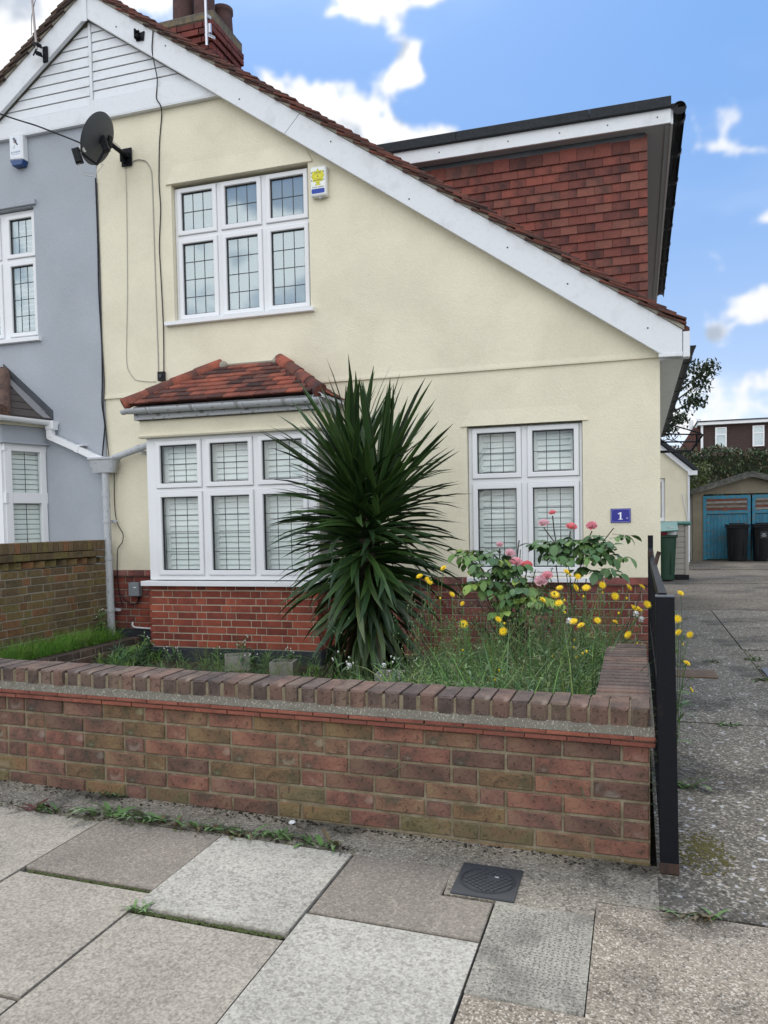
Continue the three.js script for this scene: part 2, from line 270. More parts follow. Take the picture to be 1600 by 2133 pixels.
// pressed paving slabs: pale mottled and dull brown-grey ones
function slabTex(seed, base, spot, amount, fr) {
  return texture(1024, 1.25, (u, v) => {
    const n = tnoise(u, v, 5, 6, seed), f = tnoise(u, v, 200, 2, seed + 1), sp = sstep(.53, .72, tnoise(u, v, fr, 3, seed + 2)), d = sstep(.55, .72, tnoise(u, v, 9, 6, seed + 4)); const k = .86 + .44 * n + (f - .5) * .85;
    return base.map((c, i) => mix(mix(c, spot[i], sp * amount), c * .78, d * .35) * k);
  });
}
M.slabPale = std({ map: slabTex(401, [.34, .32, .272], [.20, .182, .148], .65, 105), roughness: .93, bumpMap: bumpFine, bumpScale: .0025 });
M.slabDull = std({ map: slabTex(411, [.18, .155, .124], [.27, .236, .19], .6, 150), roughness: .94, bumpMap: bumpFine, bumpScale: .003 });
M.slabWarm = std({ map: slabTex(421, [.29, .258, .208], [.175, .154, .122], .65, 150), roughness: .94, bumpMap: bumpFine, bumpScale: .003 });
M.slabMid = std({ map: slabTex(431, [.265, .238, .194], [.165, .146, .117], .65, 150), roughness: .94, bumpMap: bumpFine, bumpScale: .003 });

tag(sheet('ground', -220, 220, -220, 120, 2, 2, () => -.5, std({ color: rgb(.16, .155, .13), roughness: 1 })), 'flat dull ground stretching away behind the houses', 'ground', null, 'structure');
const pave = thing('pavement', 'footway of large concrete slabs in front of the garden wall', 'pavement'); pave.userData.kind = 'structure';
sheet('joint_bed', -6, -.1, 4.55, 7.6, 24, 12, (x, z) => hgt(x, z) - .016, M.joint, pave);
{
  const g = mesh('road', box(60, .2, 9, 0, -.36, 13), std({ map: aggTex(351, 512, 2, [.04, .04, .04], [.075, .075, .073], .2, .2), roughness: .95 }), scene); tag(g, 'asphalt road running along behind the pavement', 'road', null, 'structure');
  tag(mesh('kerb', prismX([[7.62, -.4], [8.2, -.4], [8.2, -.16], [7.64, -.02], [7.6, -.02]], -40, 40), M.slabMid, scene), 'concrete kerb edging the pavement at the road', 'kerb', null, 'structure');
}
// one slab; corners cut square, edges eased, top following the fall of the footway
function paving(x0, x1, z0, z1, mat, dy, tx = 0, tz = 0) {
  const w = x1 - x0 - .008, d = z1 - z0 - .010, g = box(w, .05, d, 0, 0, 0, .005); const P = g.attributes.position, cx = (x0 + x1) / 2, cz = (z0 + z1) / 2;
  const k = mesh('paving_slab', g, mat, pave); k.position.set(cx, hgt(cx, cz) - .0255 + dy, cz); k.rotation.set(-.0 + .015 + tz, 0, -.032 + tx); return k;
}
{
  const C = [-3.94, -3.37, -2.80, -2.225, -1.655, -1.078, -.482];
  paving(C[0], C[1], 4.90, 5.6, M.slabMid, 0); paving(C[0], C[1], 5.6, 6.25, M.slabWarm, 0); paving(C[0], C[1], 6.25, 6.9, M.slabMid, 0);
  paving(C[1], C[2], 4.90, 5.42, M.slabMid, .001); paving(C[1], C[2], 5.42, 6.07, M.slabDull, 0); paving(C[1], C[2], 6.07, 6.7, M.slabMid, 0);
  paving(C[2], C[3], 4.89, 5.55, M.slabMid, .001, .002); paving(C[2], C[3], 5.55, 6.2, M.slabMid, -.002); paving(C[2], C[3], 6.2, 6.85, M.slabWarm, 0);
  paving(C[3], C[4], 4.862, 5.362, M.slabDull, .003, -.002); paving(C[3], C[4], 5.378, 6.022, M.slabWarm, -.001, .002); paving(C[3], C[4], 6.022, 6.67, M.slabMid, -.004);
  paving(C[4], C[5], 4.862, 5.488, M.slabPale, .007, 0, -.003); paving(C[4], C[5], 5.51, 6.15, M.slabWarm, -.003, .002, .002); paving(C[4], C[5], 6.15, 6.8, M.slabMid, 0);
  paving(C[5], C[6], 5.336, 5.98, M.slabPale, .002, -.002); paving(C[5], C[6], 5.98, 6.63, M.slabWarm, 0);
  // the slab beside the meter lid is cut short by the lid's mortar collar
  const cut = slab2([[C[5] + .004, -5.33], [C[6] - .004, -5.33], [C[6] - .004, -5.075], [-.672, -5.075], [-.672, -4.858], [C[5] + .004, -4.858]], 0, .05, null, .004); cut.rotateX(-Math.PI / 2);
  const P = cut.attributes.position; for (let i = 0; i < P.count; i++) P.setY(i, P.getY(i) - .05 + hgt(P.getX(i), P.getZ(i)) + .001); cut.computeVertexNormals(); mesh('paving_slab', cut.toNonIndexed(), M.slabDull, pave).geometry.computeVertexNormals();
  for (let k = 0; k < 3; k++) { const x0 = [-4.6, -4.6, -4.6][k]; paving(x0, C[0], 4.93 + k * .65, 5.6 + k * .65, M.slabMid, 0); }
  for (let c = 0; c < 7; c++) paving([-4.6, ...C][c], C[c], 6.86 + (c % 3) * .02, 7.58, M.slabWarm, -.002);
}
// rough concrete laid along the foot of the wall, crumbling at its edge
{
  const r = rng(8), a = []; for (let i = 0; i <= 60; i++) { const x = -4.6 + i * (3.52 / 60); a.push([x, -(4.885 + .03 * Math.sin(i * .5) + (r() - .5) * .035 + (x < -2.2 ? .03 : -.02))]); }
  a.push([-1.078, -4.852], [-.68, -4.852], [-.665, -5.06], [-.47, -5.052], [-.146, -5.052], [-.142, -4.945]); a.push([.066, -4.945], [.066, -4.59], [-4.6, -4.59]);
  const g = slab2(a, 0, .05); g.rotateX(-Math.PI / 2); const gg = g.toNonIndexed(), P = gg.attributes.position;
  for (let i = 0; i < P.count; i++) P.setY(i, P.getY(i) - .053 + hgt(P.getX(i), P.getZ(i)) + (P.getX(i) > -1 ? .0015 : -.002)); gg.computeVertexNormals(); mesh('concrete_apron', gg, M.apron, pave);
}
// dimpled concrete panel and the crossover
{
  const g = mesh('dimpled_panel', box(.332, .05, .56, 0, 0, 0, .004), M.tactile, pave); const ax = -.312, az = 5.335; g.position.set(ax, hgt(ax, az) - .0235, az); g.rotation.set(.015, 0, -.032);
  const d = [], r = rng(15); for (let i = 0; i < 19; i++) for (let j = 0; j < 34; j++) { if (i < 7 && r() < 1.1 - i * .16) continue; if (j < 2) continue; const q = new THREE.CylinderGeometry(.0034, .0034, .0014, 6); q.translate(-.468 + i * .0162 + (r() - .5) * .002 + ((j % 2) * .003), hgt(-.3, 5.1 + j * .0148) + .0016, 5.075 + j * .0150 + (r() - .5) * .002); d.push(q); }
  for (const q of d) { const P = q.attributes.position; for (let i = 0; i < P.count; i++) P.setY(i, P.getY(i) - .032 * (P.getX(i) + .3)); }
  const dm = mesh('dimples', merge(d), std({ color: rgb(.13, .125, .105), roughness: 1 }), pave); dm.userData.kind = 'stuff';
}
sheet('crossover', -.142, 6, 4.948, 7.62, 12, 8, (x, z) => hgt(x, z) - .003, M.cross, pave);
{
  const g = slab2([[-.474, -7.6], [-.14, -7.6], [-.14, -5.622], [-.474, -5.622]], 0, .03); g.rotateX(-Math.PI / 2); const P = g.attributes.position; for (let i = 0; i < P.count; i++) P.setY(i, P.getY(i) - .0285 + hgt(P.getX(i), P.getZ(i))); mesh('crossover_edge', g, M.cross, pave);
}
const drive = thing('driveway', 'long worn concrete driveway running beside the house to the garage', 'driveway'); drive.userData.kind = 'structure';
{ // cast bays with open joints
  const bay = (x0, x1, z0, z1, dy, mat = M.drive) => { const nz = Math.max(2, Math.ceil((z1 - z0) / .6)), g = new THREE.BoxGeometry(x1 - x0 - .012, .08, z1 - z0 - .012, 3, 1, nz); g.translate((x0 + x1) / 2, -.04, (z0 + z1) / 2); const P = g.attributes.position; for (let i = 0; i < P.count; i++) P.setY(i, P.getY(i) + hgt(P.getX(i), P.getZ(i)) + dy); g.computeVertexNormals(); projUV(g, false); mesh('concrete_bay', g, mat, drive); };
  bay(.06, 1.02, 2.25, 4.945, 0); bay(1.02, 3.6, 2.25, 4.955, .002); bay(.06, 1.0, -.9, 2.25, .004); bay(1.0, 3.6, -.9, 2.25, -.002); bay(.2, 1.0, -4.5, -.9, .002); bay(1.0, 3.6, -4.5, -.9, .005); bay(.2, 3.8, -9.5, -4.5, .0, M.driveOld); bay(.2, 4.6, -14, -9.5, .006, M.driveOld); bay(.2, 5.4, -18.3, -14, .02, M.driveOld);
  mesh('joint_fill', box(3.7, .02, 23.3, 1.75, -.055, -6.7), M.joint, drive);
}
// iron plate and drain lid set in the drive
tag(mesh('metal_plate', box(.42, .012, .32, .42, .012, .55, .003), std({ map: texture(128, .4, (u, v) => tri([.09, .06, .04], [.14, .09, .055], [.18, .125, .08], tnoise(u, v, 10, 5, 361))), roughness: .85 }), scene), 'brown rusted flat plate lying on the driveway', 'plate');
{ const t = thing('drain_cover', 'grey steel inspection cover set in the driveway', 'drain cover', [1.35, .009, .45]); mesh('frame', box(.66, .016, .5, 0, 0, 0, .003), std({ color: rgb(.13, .14, .15), roughness: .6, metalness: .5 }), t); for (let i = 0; i < 7; i++) mesh('rib', box(.56, .006, .03, 0, .010, -.18 + i * .06, .002), std({ color: rgb(.17, .18, .19), roughness: .5, metalness: .6 }), t); }
// square meter lid with its round cover
{
  const cx = -.531, cz = 4.924, t = thing('meter_lid', 'small black square meter lid with round chequered cover in the pavement', 'meter lid', [cx, hgt(cx, cz) - .003, cz]); t.rotation.set(.015, 0, -.032);
  const lid = std({ color: rgb(.03, .034, .038), roughness: .6, bumpMap: bumpFine, bumpScale: .001 });
  mesh('frame', box(.228, .016, .252, 0, 0, 0, .003), lid, t);
  const ring = new THREE.TorusGeometry(.1, .0028, 6, 48); ring.rotateX(Math.PI / 2); ring.translate(0, .0085, 0); const r2 = new THREE.TorusGeometry(.093, .002, 6, 48); r2.rotateX(Math.PI / 2); r2.translate(0, .0085, 0); mesh('rim', merge([ring, r2]), lid, t);
  const b = []; for (let i = -5; i < 5; i++) for (let j = -5; j < 5; j++) { const x = (i + .5) * .0185, z = (j + .5) * .0185; const a = .6, X = x * Math.cos(a) - z * Math.sin(a), Z = x * Math.sin(a) + z * Math.cos(a); if (Math.hypot(X, Z) > .08 || (Math.abs(X - .012) < .026 && Math.abs(Z + .03) < .018)) continue; b.push(box(.0158, .004, .0158, X, .0092, Z, .0012, 0, -a, 0)); }
  mesh('tread_blocks', merge(b), lid, t); mesh('keyhole', box(.014, .002, .005, .028, .0092, -.034), std({ color: rgb(.5, .5, .5), roughness: .5 }), t);
}

// ---------------------------------------------------------------- front garden wall
{
  const SL = -.0172, X0 = -4.0, X1 = .045, yT = (x) => .468 + SL * (x - .063), w = thing('garden_wall', 'low front garden wall of mixed red and brown bricks with dark brick coping', 'wall');
  const core = part('brickwork', w);
  mesh('mortar', merge([prismX([[4.394, -.08], [4.593, -.08], [4.593, .5], [4.394, .5]], X0, X1 - .004, SL, .063), box(.203, .6, 1.45, -.062, .2, 3.68)]), M.mortar, core);
  layBricks(core, { o: [X0, yT(X0) - .525, 4.6], dir: [1, 0, 0], n: [0, 0, 1], len: X1 - X0, courses: 7, seed: 31, depth: .206, bond: 'garden', slope: SL, joint: .0125, jit: 1.5, famOf: (c, m, r) => (c === 0 ? FAM.gardenLow : c === 1 || c === 2 ? (r() < .55 - c * .12 ? FAM.gardenLow : FAM.garden) : FAM.garden) });
  layBricks(core, { o: [X1, -.057, 4.385], dir: [0, 0, -1], n: [1, 0, 0], len: 1.44, courses: 7, seed: 32, depth: .211, bond: 'garden', fam: FAM.garden });
  const cr = part('creasing', w), r = rng(33);
  for (let k = 0; k < 2; k++) for (let i = 0; i < 25; i++) {
    if (k && !i) mesh('creasing_tile', stone(.078, .0145, .24, r, .0015), FAM.creasing[0], cr, [X1 - .022, yT(X1) + .0325, 4.509], [0, 0, SL]); const L = .165, x = X1 + .018 - (i + .5) * L - (k ? .08 : 0); if (x < X0) continue; const a = k ? .0145 : .0165, yy = yT(x) + .001 + k * .0235 + a / 2;
    const q = mesh('creasing_tile', stone(L - .003 - (r() < .2 ? .004 : 0), a, .24, r, .0015), pick(FAM.creasing, r), cr, [x, yy + (r() - .5) * .0015, 4.505 + (r() - .5) * .003 + k * .004]); q.rotation.z = SL;
  }
  mesh('mortar_bed', prismX([[4.40, .482], [4.612, .482], [4.612, .495], [4.40, .495]], X0, X1 + .012, SL, .063), M.mortar, cr);
  mesh('mortar_fillet', [prismX([[4.40, .505], [4.622, .505], [4.626, .509], [4.612, .527], [4.598, .541], [4.40, .541]], X0, X1 + .014, SL, .063), prismZ([[-.17, .48], [.06, .48], [.062, .50], [.044, .53], [-.17, .53]], 2.95, 4.42)], M.fillet, cr);
  const cp = part('coping', w); mesh('mortar', [prismX([[4.393, .52], [4.594, .52], [4.594, .598], [4.393, .598]], X0, X1 - .006, SL, .063), box(.20, .08, 1.43, -.062, .555, 3.675)], M.mortar, cp);
  const n = Math.floor((X1 - X0) / .0765);
  for (let i = 0; i < n; i++) { const x = X1 - (i + .5) * .0765, q = mesh('coping_brick', stone(.0685 - (r() < .3 ? .003 : 0), .102, .214, r, .008), pick(FAM.coping, r), cp, [x, yT(x) + .0905 + (r() - .5) * .005, 4.4925 + (r() - .5) * .008]); q.rotation.set((r() - .5) * .012, (r() - .5) * .012, SL + (r() - .5) * .014); }
  for (let i = 0; i < 19; i++) { const z = 4.385 - (i + .5) * .0765, e = i > 16 ? .05 : 0; if (z < 2.94) continue; const q = mesh('coping_brick', stone(i > 16 ? .165 : .214, .102, .0665, r, .006), pick(FAM.coping, r), cp, [-.062 + e / 2 + (r() - .5) * .004, .559 + (r() - .5) * .003, z]); q.rotation.set((r() - .5) * .014, (r() - .5) * .012, (r() - .5) * .012); }
}

// ---------------------------------------------------------------- party wall and raised bed on the left
{
  const w = thing('boundary_wall', 'tall mossy brown brick boundary wall with a row of open slots', 'wall'), x = -5.70, z0 = .13, L = 3.2, b = part('brickwork', w);
  const yb = .0, n = 13, course = .0788; // twelve plain courses, then the slots
  mesh('mortar', [box(.196, .96, L - .01, x - .105, .46, z0 + L / 2 + .004), box(.19, .06, L - .01, x - .105, yb + 13.5 * course, z0 + L / 2 + .004)], M.mortarGrey, b);
  layBricks(b, { o: [x, yb, z0 + L], dir: [0, 0, -1], n: [1, 0, 0], len: L, courses: 12, course, fam: FAM.party, seed: 41, depth: .1, joint: .012, jit: 1.6 });
  layBricks(b, { o: [x, yb + 13 * course, z0 + L], dir: [0, 0, -1], n: [1, 0, 0], len: L, courses: 1, course, fam: FAM.party, seed: 43, depth: .206, joint: .011, bond: 'loose' });
  const r = rng(44); for (let i = 0; i * .163 + .14 < L; i++) { const z = z0 + .16 + i * .163; mesh('brick', stone(.112, .068, .112, r), pick(FAM.party, r), b, [x - .082, yb + 12.5 * course, z], [0, Math.PI / 4 + (r() - .5) * .08, 0]); }
  mesh('brick', stone(.075, .068, .2, r), FAM.party[0], b, [x - .104, yb + 12.5 * course, z0 + .04], [0, Math.PI / 2, 0]);
  mesh('backing_course', box(.06, .078, L - .02, x - .15, yb + 12.5 * course, z0 + L / 2), FAM.party[4], b);
  const c = part('coping', w); mesh('mortar', box(.19, .09, L - .01, x - .105, yb + 14 * course + .05, z0 + L / 2), M.mortarGrey, c);
  for (let i = 0; i < L / .0765 - 1; i++) mesh('coping_brick', stone(.0655, .104, .214, r, .005), pick(FAM.party, r), c, [x - .105, yb + 14 * course + .054, z0 + (i + .5) * .0765], [0, Math.PI / 2, 0]);
  mesh('wall_foot', box(.24, .4, L + .1, x - .11, -.22, z0 + L / 2), M.mortarGrey, b);
}
{
  const w = thing('raised_bed_wall', 'low dark brick edging wall holding the grassy raised bed', 'wall'), x = -5.22, z0 = .2, L = 2.7, b = part('brickwork', w), r = rng(45);
  mesh('mortar', box(.09, .36, L - .01, x - .051, -.05, z0 + L / 2), M.mortarGrey, b);
  layBricks(b, { o: [x, -.235, z0 + L], dir: [0, 0, -1], n: [1, 0, 0], len: L, courses: 5, fam: FAM.coping, seed: 46, depth: .1, joint: .011 });
  tag(mesh('bed_soil', box(.42, .3, L, -5.49, -.02, z0 + L / 2), M.soil, scene), 'dark soil filling the raised bed behind its brick edging', 'soil', null, 'structure');
}
tag(sheet('garden_soil', -5.2, -.15, -.1, 4.5, 60, 60, (x, z) => -.055 + .03 * (fbm3(x * 2.2, 1, z * 2.2, 3) - .5), M.soil), 'bare earth of the small front garden', 'soil', null, 'structure');

// ---------------------------------------------------------------- windows
// a white casement window: frame, sashes, gaskets, panes, lead strips, louvres, sill
function makeWindow(house, name, { x0, x1, y0, y1, z, cols, rows, glass, sill, louvre, leadRows = [3, 1], nv = 2, back = .34, mirrorX }) {
  const w = part(name, house), pad = .056, holes = [];
  for (const c of cols) for (const r of rows) holes.push(rectPts(c[0] - pad, r[0] - pad, c[1] + pad, r[1] + pad));
  mesh('window_frame', slab2(rectPts(x0, y0, x1, y1), z - .07, z - .008, holes), M.white, w);
  cols.forEach((c) => rows.forEach((r, ri) => {
    const wd = c[1] - c[0], ht = r[1] - r[0], cx = (c[0] + c[1]) / 2, cy = (r[0] + r[1]) / 2;
    mesh('sash', slab2(rectPts(c[0] - pad + .003, r[0] - pad + .003, c[1] + pad - .003, r[1] + pad - .003), z - .06, z + .012, [rectPts(c[0] - .004, r[0] - .004, c[1] + .004, r[1] + .004)], .006), M.white, w);
    mesh('gasket', slab2(rectPts(c[0] - .010, r[0] - .010, c[1] + .010, r[1] + .010), z - .034, z - .012, [rectPts(c[0] + .005, r[0] + .005, c[1] - .005, r[1] - .005)]), M.gasket, w);
    mesh('glass_pane', projUV(new THREE.PlaneGeometry(wd + .004, ht + .004)), glass, w, [cx, cy, z - .026]);
    for (let k = 1; k <= nv; k++) mesh('lead_strip', box(.0065, ht, .003), M.lead, w, [c[0] + wd * k / (nv + 1), cy, z - .0235]);
    const nh = leadRows[ri]; for (let k = 1; k <= nh; k++) mesh('lead_strip', box(wd, .0065, .003), M.lead, w, [cx, r[0] + ht * k / (nh + 1), z - .0229]);
  }));
  if (louvre) {
    const g = new Map(), n = Math.floor((y1 - y0 - .04) / louvre.pitch);
    for (const c of louvre.cols || cols) {
      const a = c[0] - .02, b = c[1] + .02, L = b - a - .1; if (!g.has(L.toFixed(2))) g.set(L.toFixed(2), box(L, louvre.h, .009, 0, 0, 0, .003));
      for (let i = 0; i < n; i++) mesh('louvre_slat', g.get(L.toFixed(2)), M.blind, w, [(a + b) / 2, y0 + .03 + (i + .5) * louvre.pitch, z - .115], [louvre.tilt, 0, 0]);
      mesh('shutter_stile', [box(.05, y1 - y0, .026, a + .025, (y0 + y1) / 2, z - .115, .003), box(.05, y1 - y0, .026, b - .025, (y0 + y1) / 2, z - .115, .003)], M.blind, w);
    }
  }
  if (back) mesh('room_back', box(x1 - x0 + .1, y1 - y0 + .1, .04, (x0 + x1) / 2, (y0 + y1) / 2, z - back), M.room, w);
  if (sill) mesh('sill', box(sill.x1 - sill.x0, sill.h, sill.d, (sill.x0 + sill.x1) / 2, sill.y + sill.h / 2, sill.z - sill.d / 2, .004, 0, 0, 0), M.white, w);
  return w;
}
// flared render drip over a window head
function hood(x0, x1, y, dz, h, inset = .1) {
  const p = [[x0, y, dz], [x1, y, dz], [x1 - inset, y + h, .001], [x0 + inset, y + h, .001], [x0, y, -.03], [x1, y, -.03], [x1 - inset, y + h, -.03], [x0 + inset, y + h, -.03]];
  const f = [[0, 1, 2], [0, 2, 3], [4, 6, 5], [4, 7, 6], [0, 5, 1], [0, 4, 5], [1, 5, 6], [1, 6, 2], [0, 3, 7], [0, 7, 4], [3, 2, 6], [3, 6, 7]];
  const g = new THREE.BufferGeometry(); g.setAttribute('position', new THREE.BufferAttribute(new Float32Array(f.flat().flatMap((i) => p[i])), 3)); g.computeVertexNormals(); return projUV(g, false);
}
// half-round gutter from a to b along x or z
function gutter(a, b, r, open = Math.PI) {
  const A = new THREE.Vector3(...a), B = new THREE.Vector3(...b), L = A.distanceTo(B), s = new THREE.Shape(); s.absarc(0, 0, r, Math.PI, 2 * Math.PI, false); s.absarc(0, 0, r - .006, 2 * Math.PI, Math.PI, true); s.closePath();
  const g = new THREE.ExtrudeGeometry(s, { depth: L, bevelEnabled: false, curveSegments: 12 }); g.applyQuaternion(new THREE.Quaternion().setFromUnitVectors(new THREE.Vector3(0, 0, 1), B.clone().sub(A).normalize())); g.translate(A.x, A.y, A.z); return g;
}
const gutterEnd = (x, y, z, r, axis) => { const s = new THREE.Shape(); s.absarc(0, 0, r + .003, Math.PI, 2 * Math.PI, false); s.closePath(); const g = new THREE.ExtrudeGeometry(s, { depth: .008, bevelEnabled: false, curveSegments: 14 }); if (axis === 'x') g.rotateY(Math.PI / 2); g.translate(x, y, z); return g; };

const PARTY = -5.744, upY = (x) => 7.079 - .6846 * (x + 5.555), loY = (x) => 6.904 - .694 * (x + 5.70);
M.roofDeck = FAM.roofTile[0];
M.leadSheet = std({ map: texture(256, 1, (u, v) => { const n = tnoise(u, v, 7, 5, 501); return [.04 + .05 * n, .046 + .055 * n, .054 + .06 * n]; }), roughness: .6 });
M.felt = std({ map: texture(256, .6, (u, v) => { const n = tnoise(u, v, 30, 4, 505); return [.014 + .025 * n, .017 + .026 * n, .02 + .028 * n]; }), roughness: .95, bumpMap: bumpFine, bumpScale: .003 });

// ---------------------------------------------------------------- the cream house
const house = thing('cream_house', 'cream rendered house with white windows, red brick base and sloping gable roof', 'house');
{
  const hu = [[-4.805, 3.545], [-3.201, 3.545], [-3.201, 5.048], [-4.805, 5.048]], hr = rectPts(-1.592, .793, -.487, 2.268);
  mesh('upper_wall', slab2([[PARTY, 2.80], [.205, 2.80], [.205, 2.93], [-4.2, 5.99], [PARTY, 7.02]], -.28, 0, [hu]), M.cream, house);
  mesh('lower_wall', slab2([[PARTY, .86], [-4, .86], [-4, .788], [.205, .788], [.205, 2.803], [PARTY, 2.803]], -.28, -.018, [hr]), M.cream, house);
  mesh('drip_course', prismX([[-.02, 2.796], [.004, 2.797], [.005, 2.812], [-.001, 2.86], [-.02, 2.86]], PARTY + .002, .207), M.cream, house);
  mesh('side_wall', box(.26, 3.15, 7.7, .072, 1.19, -4.13), M.cream, house);
  mesh('window_hood', hood(-4.862, -3.148, 5.046, .020, .2), M.cream, house); mesh('window_hood', hood(-1.651, -.436, 2.268, .016, .15), M.cream, house).position.z = -.018;
  // brick base with its course of darker capping bricks
  const base = part('brick_base', house);
  mesh('mortar', [box(1.3, 1.0, .2, -5.09, .36, -.142), box(3.4, .96, .2, -1.5, .28, -.142)], M.mortarGrey, base);
  mesh('mortar_cap', [box(1.1, .062, .2, -5.19, .825, -.105), box(3.3, .062, .2, -1.447, .749, -.105)], M.mortarGrey, base);
  layBricks(base, { o: [PARTY + .004, .788, 0], dir: [1, 0, 0], n: [0, 0, 1], len: 1.06, courses: 1, seed: 61, fam: FAM.purple, bond: 'stretcher', depth: .1 });
  layBricks(base, { o: [PARTY + .004, .188, 0], dir: [1, 0, 0], n: [0, 0, 1], len: 1.0, courses: 8, seed: 62, famOf: (c, m, r) => (r() < .6 && m > .5 ? FAM.purple : r() < .6 ? FAM.chimney : FAM.red), proud: -.032 });
  layBricks(base, { o: [-3.0, .713, 0], dir: [1, 0, 0], n: [0, 0, 1], len: 3.202, courses: 1, seed: 63, fam: FAM.purple, bond: 'stretcher', depth: .1 });
  layBricks(base, { o: [-3.0, -.037, 0], dir: [1, 0, 0], n: [0, 0, 1], len: 3.202, courses: 10, seed: 64, famOf: (c, m, r) => (r() < .42 ? FAM.purple : FAM.chimney), proud: -.032 });
  mesh('dark_plinth', [box(1.06, .29, .06, -5.21, .042, -.042), box(3.2, .1, .06, -1.4, -.09, -.042)], M.plinth, base);
  mesh('air_brick', box(.21, .13, .02, -5.03, .115, -.006), M.gasket, base);
  // windows
  makeWindow(house, 'upstairs_window', { x0: -4.80, x1: -3.206, y0: 3.575, y1: 5.018, z: -.055, cols: [[-4.711, -4.342], [-4.182, -3.814], [-3.654, -3.282]], rows: [[3.655, 4.411], [4.562, 4.957]], glass: M.coated, sill: { x0: -4.906, x1: -3.156, y: 3.53, h: .042, d: .13, z: .058 } });
  makeWindow(house, 'side_ground_window', { x0: -1.585, x1: -.494, y0: .80, y1: 2.252, z: -.06, cols: [[-1.494, -1.121], [-.956, -.575]], rows: [[.889, 1.647], [1.808, 2.194]], glass: M.glass, sill: { x0: -1.60, x1: -.415, y: .742, h: .046, d: .14, z: .05 }, louvre: { pitch: .0585, h: .059, tilt: -.30 } });
}
